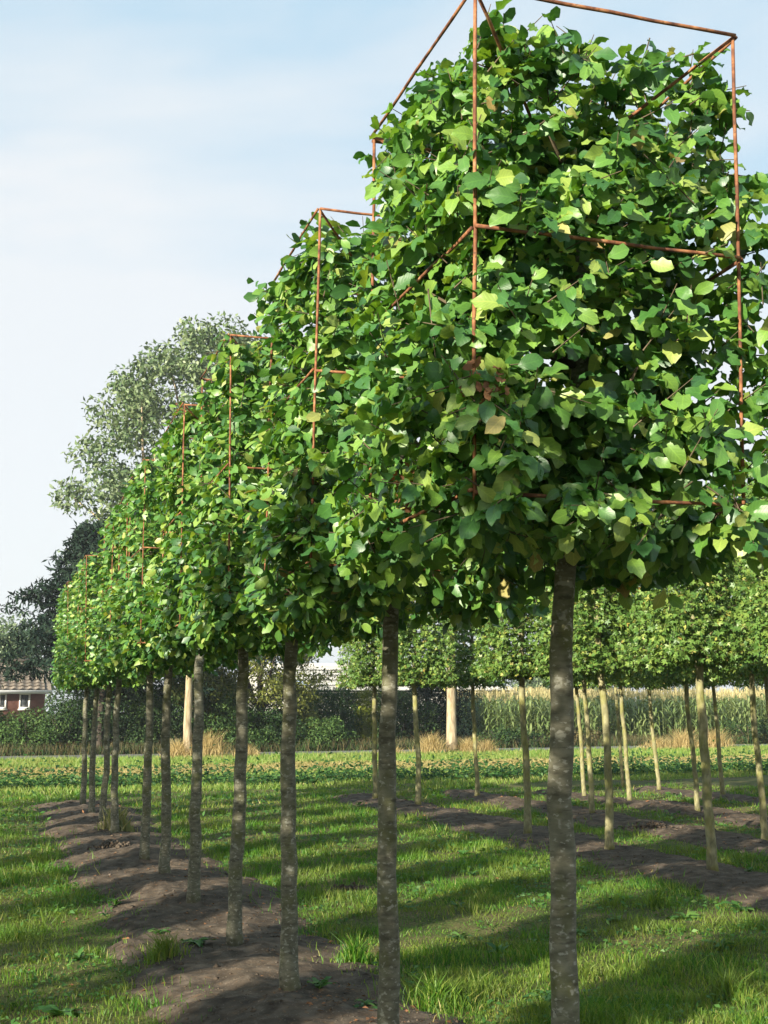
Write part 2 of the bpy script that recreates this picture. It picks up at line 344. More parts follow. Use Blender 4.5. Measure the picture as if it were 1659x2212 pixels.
def maple_leaf(seed):
    r = np.random.default_rng(seed)
    a = np.radians([-160, -115, -88, -58, -32, 0, 32, 58, 88, 115, 160]); rr = np.array([.22, .50, .26, .62, .34, .72, .34, .62, .26, .50, .22])
    V = [(0, .3, 0)]
    for k, (x, d) in enumerate(zip(a, rr)): V.append((np.sin(x) * d, .3 + np.cos(x) * d * .95, (r.uniform(-.07, .07) - .16 * d * d)))
    V = np.array(V); T = [(0, i + 1, i) for i in range(1, 11)]; T.append((0, 1, 11))
    return V, np.array([(a_, c_, b_) for a_, b_, c_ in T]), V[:, :2] * .5 + .5
def quad_leaf(seed, w=.5):
    r = np.random.default_rng(seed)
    V = np.array([(0, 0, 0), (w * .5, .45, r.uniform(0, .12)), (0, 1, -.15), (-w * .5, .45, r.uniform(0, .12))]); return V, np.array([(0, 1, 2, 3)]), np.array([(.5, 0), (1, .5), (.5, 1), (0, .5)])
C5 = (-1, -.5, 0, .5, 1); C3 = (-1, 0, 1)
T_HI = [leaf_grid(6, C5, s, wide=.28 + .035 * (s % 3), wave=.085, curl=.1 + .12 * (s % 4)) for s in range(8)]
T_MID = [leaf_grid(6, C3, s + 20, wide=.28 + .035 * (s % 3), wave=.095, curl=.1 + .12 * (s % 4)) for s in range(6)]
T_LOW = [leaf_grid(4, C3, s + 40, wide=.31, wave=.06, curl=.2) for s in range(5)]
T_L5 = [leaf_grid(5, C3, s + 20, wide=.28 + .035 * (s % 3), wave=.095, curl=.1 + .12 * (s % 4)) for s in range(6)]
T_L3 = [leaf_grid(3, C3, s + 40, wide=.31, wave=.06, curl=.2) for s in range(5)]
T_L2 = [leaf_grid(2, C3, s + 50, wide=.33, peak=1.0, wave=.05, curl=.2) for s in range(5)]
def lobed_leaf(seed):
    r = np.random.default_rng(seed); V = []; Q = []
    for k, (a, l) in enumerate(((0, .85), (1.0, .7), (-1.0, .7))):
        a += r.normal(0, .12); d = np.array([math.sin(a), math.cos(a), 0]); n = np.array([d[1], -d[0], 0]); w = .17; b = np.array([0, .22, 0]); z = np.array([0, 0, 1.]) * r.uniform(-.22, .06)
        V += [b - d * .2, b + d * l * .5 + n * w + z * .4, b + d * l + z, b + d * l * .5 - n * w + z * .4]; Q.append((4 * k, 4 * k + 1, 4 * k + 2, 4 * k + 3))
    V = np.array(V); return V, np.array(Q), V[:, :2] * .5 + .5
T_LOB = [lobed_leaf(s) for s in range(5)]
T_MAP = [maple_leaf(s) for s in range(5)]
T_QUAD = [quad_leaf(s) for s in range(4)]
T_NARROW = [quad_leaf(s, .28) for s in range(4)]
def axes(D, Nn):
    D = nrm(D); Nn = nrm(Nn - (Nn * D).sum(-1, keepdims=True) * D); X = np.cross(D, Nn); return X, D, Nn
def leaves_mesh(name, O, D, Nn, S, tmpl, m, rng, rnd=None):
    X, D, Nn = axes(D, Nn); k = rng.integers(0, len(tmpl), len(O))
    if rnd is None: rnd = rng.random(len(O))
    Vs, Fs, Us, Rs = [], {}, [], []; off = 0
    for i, (tv, tf, tu) in enumerate(tmpl):
        s = np.where(k == i)[0]
        if not len(s): continue
        V = O[s, None] + S[s, None, None] * (tv[None, :, 0:1] * X[s, None] + tv[None, :, 1:2] * D[s, None] + tv[None, :, 2:3] * Nn[s, None])
        n = len(tv); F = tf[None] + (np.arange(len(s)) * n)[:, None, None] + off
        Vs.append(V.reshape(-1, 3)); Fs.setdefault(tf.shape[1], []).append(F.reshape(-1, tf.shape[1])); Us.append(np.tile(tu, (len(s), 1))); Rs.append(np.repeat(rnd[s], n)); off += len(s) * n
    return mesh_np(name, np.vstack(Vs), [np.vstack(f) for f in Fs.values()], m, uv=np.vstack(Us), rnd=np.concatenate(Rs))
LEAF_MESH = {}
def leaf_data(key, tmpl, m):
    if key not in LEAF_MESH: LEAF_MESH[key] = [mesh_np('leaf', v, [f], m, uv=u) for v, f, u in tmpl]
    return LEAF_MESH[key]
def leaf_objects(O, D, Nn, S, key, tmpl, m, parent, rng):
    X, D, Nn = axes(D, Nn); ms = leaf_data(key, tmpl, m); k = rng.integers(0, len(ms), len(O))
    for i in range(len(O)):
        o = bpy.data.objects.new('leaf', ms[k[i]]); o.parent = parent; s = float(S[i])
        x, d, n, p = X[i] * s, D[i] * s, Nn[i] * s, O[i]
        o.matrix_local = Matrix(((x[0], d[0], n[0], p[0]), (x[1], d[1], n[1], p[1]), (x[2], d[2], n[2], p[2]), (0, 0, 0, 1)))
        COL.objects.link(o)

def box_crown(rng, w, z0, z1, nspray, per, leaf, spray_len, bulge=.06, seed=0, taper=.10, droop=.1, inner=.12, gap=.30, flat=.85, back=1.0, corner=.18):
    """sprays of leaves over the faces of a clipped box crown; local coordinates, trunk at 0,0.
    returns leaf origins, directions, normals, sizes, outwardness and the spray twigs"""
    h = z1 - z0; area = np.array([w * h, w * h, w * h * back, w * h * back, w * w * .9, w * w * 1.35]); pr = area / area.sum()
    n = int(nspray); f = rng.choice(6, n, p=pr); a = rng.uniform(-.5, .5, n); c = rng.uniform(0, 1, n)
    outs = np.array([(0, -1, 0), (-1, 0, 0), (0, 1, 0), (1, 0, 0), (0, 0, 1), (0, 0, -1)], float)[f]
    P = np.zeros((n, 3)); hw = w / 2
    s = f < 4
    P[s, 2] = z0 + c[s] * h
    tx = np.stack([-outs[:, 1], outs[:, 0]], 1)
    P[s, :2] = outs[s, :2] * hw + tx[s] * (a[s] * w)[:, None]
    t = ~s; P[t, 0] = a[t] * w; P[t, 1] = (c[t] - .5) * w; P[t, 2] = np.where(f[t] == 4, z1, z0)
    zz = (P[:, 2] - z0) / h
    sc = 1 + taper * (.62 - zz) + (fbm(P * 2.3 + 7, seed + 50) - .5) * .30
    P[:, :2] *= sc[:, None]
    r = np.hypot(P[:, 0], P[:, 1]); lim = hw * (1.46 - corner * zz)
    P[:, :2] *= np.where(r > lim, lim / np.maximum(r, 1e-6), 1)[:, None]
    lump = (fbm(P * 3.1, seed + 60) - .5)
    P += outs * (lump * .20 + bulge * .5)[:, None]
    keep = vnoise(P * 4.2, seed + 70) > gap * rng.random(n) * 1.6
    keep |= rng.random(n) < .25
    P, outs, f = P[keep], outs[keep], f[keep]; n = len(P)
    depth = rng.random(n) ** 1.6 * inner
    P = P - outs * depth[:, None]
    d = nrm(outs * .75 + rng.normal(0, .55, (n, 3)) + np.array([0, 0, .22]))
    d[f == 5] = nrm(outs[f == 5] * .35 + rng.normal(0, .7, ((f == 5).sum(), 3)) * np.array([1, 1, .25]))
    Ln = spray_len * rng.uniform(.5, 1.25, n)
    side = nrm(np.cross(d, outs * .3 + np.array([0, 0, 1.0]) + rng.normal(0, .2, (n, 3))))
    base = P - d * Ln[:, None] * .55
    O, D, N_, S, K = [], [], [], [], []
    for j in range(per):
        tt = (j + .6) / per; sg = 1 if j % 2 else -1
        o = base + d * (Ln * tt)[:, None] + rng.normal(0, .006, (n, 3)) + np.array([0, 0, -1.]) * (Ln * tt * tt * droop)[:, None]
        dd = nrm(d * (.35 + .5 * (j == per - 1)) + side * sg * rng.uniform(.4, 1.0, (n, 1)) + np.array([0, 0, -.55]) * rng.uniform(.2, 1.3, (n, 1)) + rng.normal(0, .22, (n, 3)))
        nn = nrm(outs * flat + np.array([0, 0, .45]) + rng.normal(0, .58, (n, 3)))
        nn[f == 5] = nrm(np.array([0, 0, .55]) + rng.normal(0, .6, ((f == 5).sum(), 3)))
        O.append(o); D.append(dd); N_.append(nn); S.append(leaf * rng.uniform(.66, 1.18, n) * (.8 + .3 * np.sin(np.pi * tt))); K.append((outs * o).sum(1) - depth * .0)
    tw = (base, d, Ln)
    return np.vstack(O), np.vstack(D), np.vstack(N_), np.concatenate(S), tw
def twig_mesh(base, d, Ln, rng, m, frac=.6, r=.0028):
    k = rng.random(len(base)) < frac; b, e = base[k], (base + d * Ln[:, None] * 1.0)[k]; n = len(b)
    if n == 0: return None
    a = nrm(np.cross(d[k], np.array([.3, .5, .8]))); c = np.cross(d[k], a); V = []
    for ang in (0, 2.09, 4.19): V.append(b + r * (np.cos(ang) * a + np.sin(ang) * c))
    for ang in (0, 2.09, 4.19): V.append(e + r * .5 * (np.cos(ang) * a + np.sin(ang) * c))
    V = np.stack(V, 1).reshape(-1, 3); q = np.array([(0, 1, 4, 3), (1, 2, 5, 4), (2, 0, 3, 5)])
    return mesh_np('twig', V, [(q[None] + (np.arange(n) * 6)[:, None, None]).reshape(-1, 4)], m)
def trunk_path(rng, h, lean=(0, 0), wob=.014, n=24):
    z = np.linspace(-.06, h, n); wx = np.convolve(rng.normal(0, 1, n + 8), np.ones(9) / 9, 'valid') * wob * 2.2; wy = np.convolve(rng.normal(0, 1, n + 8), np.ones(9) / 9, 'valid') * wob * 2.2
    k = int(n * .64); tt = np.linspace(0, (n - 1) / k, n); wx = wx - wx[0] - (wx[k] - wx[0]) * tt; wy = wy - wy[0] - (wy[k] - wy[0]) * tt
    return np.stack([wx - wx[0] + lean[0] * z, wy - wy[0] + lean[1] * z, z], 1)
def trunk_obj(rng, name, pts, r, m, parent, n=14, flare=1.36, jit=.018, top=.5):
    t = np.linspace(0, 1, len(pts)); rad = r * (1 - (1 - top) * t ** 1.3) * (1 + (flare - 1) * np.exp(-t * 26)) * (1 + rng.normal(0, .022, len(pts)))
    mb = MB(); mb.tube(pts, rad, n, jit); return mb.build(name, m, parent)

def pick_visible(O, N_, S, world_off, rz, k):
    c, s_ = math.cos(rz), math.sin(rz); R = np.array([[c, -s_, 0], [s_, c, 0], [0, 0, 1]])
    Wp = O @ R.T + np.asarray(world_off); Wn = nrm(N_ @ R.T)
    v = nrm(np.array([0, 0, EYE]) - Wp); dist = np.linalg.norm(Wp - np.array([0, 0, EYE]), axis=1)
    cen = np.asarray(world_off) + np.array([0, 0, O[:, 2].mean()]); out = ((Wp - cen) * v).sum(1)
    rank = np.abs((Wn * v).sum(1)) * S / dist * (1 + 2.2 * np.clip(out, -.2, 1))
    rank[out < np.quantile(out, .55)] *= .2
    return np.argsort(-rank)[:k]

ORD = ['last', 'second', 'third', 'fourth', 'fifth', 'sixth', 'seventh', 'eighth', 'ninth', 'tenth', 'eleventh']
def from_field(i): return 'nearest the field' if i == 0 else ORD[i] + ' from the field'
# rusty training frame -------------------------------------------------
def rod(a, b, r=.0056, bend=.0022, n=6):
    pts = np.linspace(a, b, 7); pts[1:-1] += RNG.normal(0, bend, (5, 3)) * .6; mb = MB(); mb.tube(pts, r * (1 + RNG.normal(0, .05, 7)), n); return mb
def frame_thing(c, w, zb, zm, zt, rz, label, skew=(0, 0), wx=None):
    root = empty('training_frame', (c[0], c[1], zb), rz); h = w / 2; hx = (wx or w) - h; cs = [(-h, -h), (hx, -h), (hx, h), (-h, h)]
    tag(root, label, 'plant frame', 'rusty rod frames around the clipped crowns')
    def pt(q, z): return np.array([q[0] + skew[0] * (z - zb), q[1] + skew[1] * (z - zb), z - zb])
    for q in cs: rod(pt(q, zb - .02), pt(q, zt + .005)).build('upright_rod', M['rust'], root)
    for z in (zb, zm, zt):
        for i in range(4):
            a, b = np.array(cs[i]), np.array(cs[(i + 1) % 4]); e = nrm(b - a) * .003; o = .011 * nrm((a + b))
            rod(pt(a - e + o, z), pt(b + e + o, z + RNG.normal(0, .008))).build('rail', M['rust'], root)
    for q in cs: rod(pt(q, zt - .003), pt((q[0] * .12, q[1] * .12), zt - .24)).build('corner_brace', M['rust'], root)
    return root

# the row with rusty frames --------------------------------------------
FR = {0: (2.99, 2.17, 2.90, 3.585), 1: (4.68, 2.17, 2.95, 3.62), 2: (6.46, 2.22, 2.91, 3.66), 3: (8.17, 2.17, 2.92, 3.66), 4: (10.40, 2.17, 2.97, 3.72), 7: (16.15, 2.25, 2.92, 3.60), 10: (21.15, 2.26, 2.94, 3.66)}
WF = .94
first_crowns = []
for i, y in enumerate(HORN_Y):
    rng = np.random.default_rng(100 + i); zg = sz(ROWX, y); root = empty('box_tree', (ROWX, y, zg))
    k = len(HORN_Y) - 1 - i
    tag(root, f'box-clipped broadleaf tree with grey trunk in the rusty-frame row, {from_field(k)}', 'tree', 'box-clipped trees in the rusty-frame row')
    lean = {0: (0.034, -.012), 1: (.014, 0), 3: (.012, 0)}.get(i, (rng.normal(0, .008), rng.normal(0, .008)))
    pts = trunk_path(rng, 3.3, lean, wob=.023 if i in (2, 3, 4, 6, 7) else .018)
    trunk_obj(rng, 'trunk', pts, .0455 if i < 2 else .049, M['bark'], root, n=20 if i < 4 else 12, jit=.026 if i < 4 else .018)
    fr = FR.get(i, (y - .47 + rng.normal(0, .03), 2.26, 2.93 + rng.normal(0, .02), 3.64 + rng.normal(0, .03)))
    cy = fr[0] + WF / 2
    frame_thing((ROWX, cy), WF, fr[1], fr[2], fr[3], rng.normal(0, .012), f'rusty iron rod frame boxed around the clipped crown of the tree {from_field(k)}', wx=.83 if i == 0 else None, skew={0: (.0, -.05), 1: (.01, -.06), 2: (.0, .04)}.get(i, (rng.normal(0, .012), rng.normal(0, .012))))
    if i == 0: ns_, per, tm, key, lf, sl = 1400, 7, T_HI, 'hi', .075, .17
    elif i < 4: ns_, per, tm, key, lf, sl = 1200, 7, T_MID, 'mid', .072, .16
    else: ns_, per, tm, key, lf, sl = 1020, 6, T_LOW, 'low', .072, .16
    wcr = .97 if i == 0 else .95
    O, D, N_, S, tw = box_crown(rng, wcr, 2.09, fr[3] + .0 if i else 3.57, ns_, per, lf, sl, seed=300 + i * 13, taper=.44 if i == 0 else .20, gap=.66 if i == 0 else .42, back=.75 if i == 0 else .6, corner=.18 if i == 0 else .05)
    O2, D2, N2, S2, _ = box_crown(rng, wcr * .62, 2.30, fr[3] - .22, ns_ * (.42 if i == 0 else .30), per, lf * 1.15, sl, seed=350 + i * 13, taper=.2, gap=.15)
    O, D, N_, S = np.vstack([O, O2]), np.vstack([D, D2]), np.vstack([N_, N2]), np.concatenate([S, S2])
    O[:, 1] += cy - y; O[:, 2] -= zg; tw[0][:, 1] += cy - y; tw[0][:, 2] -= zg
    vis = pick_visible(O, N_, S, (ROWX, y, zg), 0, 300); rest = np.ones(len(O), bool); rest[vis] = False
    me = leaves_mesh('crown', O[rest], D[rest], N_[rest], S[rest], T_L5 if i == 0 else (T_L3 if i < 4 else T_L2), M['horn'], rng)
    crown = obj('crown', me, root); tag(crown, kind='stuff')
    leaf_objects(O[vis], D[vis], N_[vis], S[vis], key, tm, M['horn'], crown, rng)
    t_ = twig_mesh(*tw, rng, M['twig'], .7)
    tw_o = obj('twig_work', t_, crown); tag(tw_o, kind='stuff')
    for q in range(9):
        z = 2.1 + q * .15; a = q * 2.4 + i; e = np.array([math.cos(a) * .46, math.sin(a) * .46 + cy - y, z + .16]) - np.array([0, 0, zg]); b = np.interp(z - zg, pts[:, 2], pts[:, 0]), np.interp(z - zg, pts[:, 2], pts[:, 1]), z - zg
        mb = MB(); mid = (np.array(b) + e) / 2 + rng.normal(0, .02, 3) - np.array([0, 0, .03]); mb.tube([b, mid, e], [.014, .010, .004], 6); mb.build('branch', M['twig'], root)
    if i in (0, 1, 2, 3, 5):                       # a few withered leaf bunches
        nb = 26 if i < 2 else 14
        spots = {0: [(-.47, -.52, 2.46), (-.55, -.2, 2.24)], 1: [(-.5, -.3, 2.3)], 2: [(-.5, .1, 2.75)], 3: [(-.47, -.4, 3.66)], 5: [(-.5, -.3, 3.1)]}[i]
        for sp in spots:
            o_ = np.array(sp) + np.array([0, cy - y, -zg]) + rng.normal(0, .026, (nb, 3))
            obj('withered_leaf_bunch', leaves_mesh('withered_leaf_bunch', o_, rng.normal(0, 1, (nb, 3)) + np.array([0, 0, -.9]), rng.normal(0, 1, (nb, 3)), np.full(nb, .036) * rng.uniform(.6, 1.2, nb), T_MID, M['dead'], rng), root)['kind'] = 'stuff'
    if i >= 4: first_crowns.append(me)
# the neighbouring rows of the same trees, beside and behind the path ----
rng = np.random.default_rng(77)
LC = []
for q in range(3):
    O, D, N_, S, tw = box_crown(rng, .56, 2.14, 3.74, 540, 6, .08, .15, seed=800 + q * 31, taper=.10, gap=.3)
    LC.append(leaves_mesh('crown', O, D, N_, S, T_QUAD, M['horn'], rng))
lt = trunk_obj(rng, 'trunk', trunk_path(rng, 3.2), .047, M['bark'], None, n=10).data
bpy.data.objects.remove(bpy.data.objects['trunk.011'] if 'trunk.011' in bpy.data.objects else [o for o in bpy.data.objects if o.data == lt][0])
for r_, x in enumerate(LEFTX):
    lab = ['box-clipped broadleaf tree in the row next to the mown path', 'box-clipped broadleaf tree in the second row beyond the mown path', 'box-clipped broadleaf tree in the third row beyond the mown path'][r_]
    for q in range(17):
        y = -9.38 + q * 1.70 + [0, .30, .60][r_] + rng.normal(0, .05); xx = x + rng.normal(0, .03)
        root = empty('box_tree', (xx, y, sz(xx, y)), rng.integers(0, 4) * math.pi / 2 + rng.normal(0, .04)); tag(root, lab, 'tree', ['trees of the row next to the path', 'trees of the second row beyond the path', 'trees of the third row beyond the path'][r_])
        obj('trunk', lt, root); tag(obj('crown', LC[q % 3], root), kind='stuff')
# maples ----------------------------------------------------------------
ROWN = ['first', 'second', 'third', 'fourth']
for r_, ys in enumerate(MAPLE):
    for q, (x, y) in enumerate(ys):
        k = len(ys) - 1 - q; rng = np.random.default_rng(500 + r_ * 20 + q); zg = sz(x, y); root = empty('box_maple', (x, y, zg))
        tag(root, f'block-clipped maple with bare yellow-grey trunk in the {ROWN[r_]} maple row, {from_field(k)}', 'tree', 'block-clipped maples in the maple rows')
        pts = trunk_path(rng, 3.2, (-.022 - .012 * r_ + rng.normal(0, .006), rng.normal(0, .008)), wob=.02)
        trunk_obj(rng, 'trunk', pts, [.048, .041, .040, .040][r_], M['mbark'], root, n=12, top=.65)
        big = r_ == 0
        O, D, N_, S, tw = box_crown(rng, 1.02 if big else .98, 2.07, 3.75, 1850 if big else 1250, 5, .058 if big else .068, .13, seed=1500 + r_ * 170 + q * 7, bulge=.02, taper=.05, inner=.16, gap=.18, back=.7)
        O2, D2, N2, S2, _ = box_crown(rng, .62, 2.2, 3.6, 300, 5, .10, .16, seed=1900 + r_ * 50 + q * 7, gap=.1)
        O, D, N_, S = np.vstack([O, O2]), np.vstack([D, D2]), np.vstack([N_, N2]), np.concatenate([S, S2])
        off = pts[-1] * .7; O[:, :2] += off[:2]; O[:, 2] -= zg
        vis = pick_visible(O, N_, S, (x, y, zg), 0, 300); rest = np.ones(len(O), bool); rest[vis] = False
        crown = obj('crown', leaves_mesh('crown', O[rest], D[rest], N_[rest], S[rest], T_LOB if big else T_QUAD, M['maple'], rng), root); tag(crown, kind='stuff')
        leaf_objects(O[vis], D[vis], N_[vis], S[vis], 'maple', T_MAP, M['maple'], crown, rng)
        if big:
            tw[0][:, :2] += off[:2]; tw[0][:, 2] -= zg
            tag(obj('twig_work', twig_mesh(*tw, rng, M['twig'], .4), crown), kind='stuff')
        mb = MB()
        for b_ in range(5):
            a = b_ * 1.26; e = np.array([math.cos(a) * .4, math.sin(a) * .4, 2.65 + .2 * b_]) ; b0 = np.array([off[0], off[1], 2.1 + .2 * b_])
            mb.tube([b0, (b0 + e) / 2, e], [.014, .01, .004], 5)
        mb.build('limb_work', M['mbark'], root)

# ------------------------------------------------------------------ large trees, shrubs, hedge
def blob_points(rng, lobes, n, shell=.35):
    """points near the surfaces of many leafy lobes; lobes = list of (centre, radii)"""
    C = np.array([l[0] for l in lobes], float); R = np.array([np.broadcast_to(l[1], 3) for l in lobes], float)
    pr = (R[:, 0] * R[:, 2]); k = rng.choice(len(C), n, p=pr / pr.sum())
    d = nrm(rng.normal(0, 1, (n, 3))); rad = 1 - np.abs(rng.normal(0, shell, n)) * .8; rad = np.clip(rad, .05, 1.12)
    return C[k] + d * R[k] * rad[:, None], d
def foliage(rng, lobes, n, size, m, tmpl=T_QUAD, shell=.35, upw=.3, droop=-.3):
    P, d = blob_points(rng, lobes, n, shell)
    D = nrm(d * .4 + rng.normal(0, .8, (n, 3)) + np.array([0, 0, droop])); N_ = nrm(d + np.array([0, 0, upw]) + rng.normal(0, .5, (n, 3)))
    tone = .5 + .5 * (fbm(P * .9, 5) - .5) * 2
    return leaves_mesh('crown', P, D, N_, size * rng.uniform(.6, 1.3, n), tmpl, m, rng, np.clip(tone + rng.normal(0, .22, n), 0.01, .98))
def limbs(rng, base, tips, r, m, root, name='limb'):
    for t in tips:
        t = np.array(t, float); b = np.array(base, float) + np.array([0, 0, rng.uniform(-.3, .4)]) * r * 4; mid = (b + t) / 2 + rng.normal(0, .06, 3) * np.linalg.norm(t - b)
        mb = MB(); mb.tube([b, mid, t], [r, r * .6, r * .2], 7); mb.build(name, m, root)
def big_tree(name, loc, trunk_h, trunk_r, lobes, n, size, leafm, barkm, label, group=None, seed=0, shell=.4, lean=(0, 0), tmpl=T_QUAD, nl=9, upw=.3):
    rng = np.random.default_rng(seed); root = empty(name, loc); tag(root, label, 'tree', group)
    top = max(l[0][2] for l in lobes); pts = trunk_path(rng, max(trunk_h, top * .85), lean, wob=trunk_r * .5, n=12); trunk_obj(rng, 'trunk', pts, trunk_r, barkm, root, n=14, flare=1.3, top=.25, jit=.03)
    limbs(rng, (lean[0] * trunk_h, lean[1] * trunk_h, trunk_h), [l[0] for l in lobes[:nl]], trunk_r * .4, barkm, root)
    tag(obj('crown', foliage(rng, lobes, n, size, leafm, tmpl, shell, upw), root), kind='stuff'); return root
def lobes_tree(rng, cx, cy, zlo, zhi, rad, n, rl):
    out = []
    for _ in range(n):
        t = rng.random(); z = zlo + (zhi - zlo) * t; prof = math.sin(math.pi * min(max(.10 + .86 * t, 0), 1)) ** .7; a = rng.uniform(0, 6.28); r = rad * prof * math.sqrt(rng.uniform(.12, 1))
        s = rl * rng.uniform(.6, 1.25); out.append(((cx + math.cos(a) * r, cy + math.sin(a) * r, z), (s, s, s * .8)))
    return out
ra = np.random.default_rng(31)
pA = at_y(405, 1640, 43.4); pB = at_y(978, 1620, 43.6); pC = at_y(1522, 1612, 43.8)
big_tree('roadside_tree', (pA.x, pA.y, 0), 4.8, .15, lobes_tree(ra, 0, 0, 5.4, 8.0, 1.3, 14, .7), 4500, .16, M['poplar'], M['pbark'], 'slim pale sunlit trunk of a roadside tree beside the straw-coloured grass mound', 'roadside trees by the asphalt road', 41)
big_tree('roadside_tree', (pB.x, pB.y, 0), 5.4, .20, lobes_tree(ra, 0, 0, 6.6, 9.6, 1.5, 16, .8), 5500, .17, M['poplar'], M['pbark'], 'thick pale bare trunk of a roadside tree standing in dry grass before dark conifers', 'roadside trees by the asphalt road', 42)
big_tree('roadside_tree', (pC.x, pC.y, 0), 5.0, .17, lobes_tree(ra, 0, 0, 6.2, 9.0, 1.4, 14, .8), 5000, .17, M['poplar'], M['pbark'], 'leaning pale trunk of a roadside tree before the maize field', 'roadside trees by the asphalt road', 43, lean=(-.035, 0))
# the big silvery tree behind the shrubs
kS = 62 / 44.0; lobS = []
for _ in range(215):
    z = ra.uniform(3.6, 15.4) if _ < 150 else ra.uniform(3.6, 9.5); R_ = np.interp(z, [4.5, 6.5, 8.5, 10, 11.7, 14, 15.6], [3.6, 4.7, 5.0, 4.8, 4.0, 2.9, 1.0]); a_ = ra.uniform(0, 6.28); r_ = R_ * math.sqrt(ra.uniform(.2, 1)); q_ = ra.uniform(.5, 1.0) * kS
    lobS.append(((math.cos(a_) * r_ * kS, math.sin(a_) * r_ * kS * .8, 1.6 + (z - 1.6) * kS), (q_, q_, q_ * .75)))
big_tree('silvery_tree', (at_y(425, 1600, 62).x, 62, 0), 6.0, .42, lobS, 52000, .29, M['poplar'], M['pbark'], 'very tall silvery-green tree rising behind the far end of the rusty-frame row', None, 45, shell=.45, nl=14)
# dark layered conifer
def layered(name, loc, h, rad, m, label, seed, n=14000, size=.22, zlo=1.2, tiers=11):
    rng = np.random.default_rng(seed); root = empty(name, loc); tag(root, label, 'tree')
    trunk_obj(rng, 'trunk', trunk_path(rng, h * .96, wob=.05), h * .018, M['dbark'], root, n=10, top=.15); lobes = []
    for t in range(tiers):
        z = zlo + (h - zlo) * t / (tiers - .3); rr = rad * (1 - (t / tiers) ** 1.2 * .9) * rng.uniform(.85, 1.1)
        nb = 9
        for b in range(nb):
            a = b * 6.28 / nb + t * .7 + rng.normal(0, .2); L_ = rr * rng.uniform(.75, 1.15); mb = MB()
            p0 = np.array([0, 0, z]); p1 = np.array([math.cos(a) * L_, math.sin(a) * L_, z + .1 * L_ - rng.uniform(0, .25) * L_]); mb.tube([p0, (p0 + p1) / 2 + np.array([0, 0, .12 * L_]), p1], [.05, .03, .01], 5)
            if b % 3 == 0: mb.build('branch', M['dbark'], root)
            for s in (.4, .62, .82, 1.0):
                q = p0 + (p1 - p0) * s + np.array([0, 0, .12 * L_ * 4 * s * (1 - s)]); w = .16 * rad * (1.15 - .5 * s); lobes.append((q + rng.normal(0, .12, 3), (w, w, w * .28)))
    tag(obj('crown', foliage(rng, lobes, n, size, m, T_NARROW, .6, .4, -.15), root), kind='stuff'); return root
pL = at_y(212, 1600, 49.5); layered('conifer_tree', (pL.x, 49.5, 0), 9.0, 4.4, M['spruce'], 'dark layered conifer standing between the brick house and the silvery tree', 61, 30000, .30, zlo=3.1)
pL = at_y(190, 1600, 56); layered('conifer_tree', (pL.x + 1.0, 56, 0), 9.6, 2.4, M['spruce'], 'dark conifer half hidden behind the layered conifer by the house', 62, 12000, .25)
def bush(name, x, y, w, h, m, label, seed, n=3500, size=.13, group=None, cat='shrub', lob=16, tmpl=T_QUAD):
    rng = np.random.default_rng(seed); root = empty(name, (x, y, 0)); tag(root, label, cat, group); L_ = []
    for _ in range(lob):
        a = rng.uniform(0, 6.28); r = w * .5 * math.sqrt(rng.random()) * .85; z = h * rng.uniform(.15, .86) * (1 - .25 * (r / (w * .5)) ** 2); s = rng.uniform(.16, .3) * min(w, h * 1.3); L_.append(((math.cos(a) * r, math.sin(a) * r * .8, z), (s, s, s * .85)))
    mb = MB()
    for _ in range(5):
        a = rng.uniform(0, 6.28); mb.tube([(0, 0, -.05), (math.cos(a) * w * .12, math.sin(a) * w * .12, h * .35), (math.cos(a) * w * .28, math.sin(a) * w * .28, h * .75)], [.035, .025, .01], 5)
    mb.build('stem_work', M['dbark'], root); tag(obj('crown', foliage(rng, L_, n, size, m, tmpl, .35, .3), root), kind='stuff'); return root
def bx(u, y): return at_y(u, 1600, y).x
shr = [(-20, 51, 3.6, 1.75, 'bush', 'dense dark green shrub below the brick house window'), (60, 50.6, 3.0, 1.65, 'bushm', 'dark green shrub beside the shrub under the house window'),
       (140, 50.2, 3.2, 2.0, 'bush', 'dark shrub at the foot of the layered conifer'), (215, 50.8, 3.4, 3.4, 'bush', 'tall dark shrub just right of the layered conifer'),
       (285, 51, 3.2, 4.2, 'bush', 'tall dark green shrub behind the far end of the rusty-frame row'), (350, 50.6, 3.0, 3.4, 'bush', 'dark green shrub left of the silvery tree trunk'),
       (425, 50.3, 3.0, 4.0, 'bushm', 'leafy green shrub right behind the silvery tree trunk'), (470, 51.2, 3.2, 4.0, 'bushy', 'yellow-green shrub between the silvery tree and the multi-stemmed tree'),
       (525, 49.6, 2.6, 1.9, 'bushm', 'low dark shrub left under the yellowish multi-stemmed tree'), (600, 49.5, 2.6, 1.8, 'bush', 'low dark green shrub right under the yellowish multi-stemmed tree'),
       (655, 50, 2.2, 1.7, 'bushy', 'yellow-green low shrub at the left end of the thuja hedge'), (705, 49.2, 2.4, 1.3, 'bushm', 'low bluish-green shrub in front of the thuja hedge'),
       (628, 51.3, 2.4, 2.3, 'bushm', 'mid-height dark shrub between the multi-stemmed tree and the thuja hedge'),
       (880, 51.5, 2.6, 3.0, 'bush', 'dark green shrub left of the dark round conifer')]
for q, (u, y, w, h, m, lab) in enumerate(shr): bush('shrub', bx(u, y), y, w, h, M[m], lab, 700 + q, n=int(2200 * w * h * .45) + 1500, size=.115)
rng = np.random.default_rng(91); xm = bx(560, 49.8)
lob = [((rng.uniform(-3.4, 2.3), rng.uniform(-1.2, 1.2), rng.uniform(1.8, 5.6)), rng.uniform(.45, .95) * np.array([1, 1, .55])) for _ in range(95)] + [((2.0 + .5 * k, 0, 2.6 + .25 * k), np.array([.5, .4, .22])) for k in range(3)]
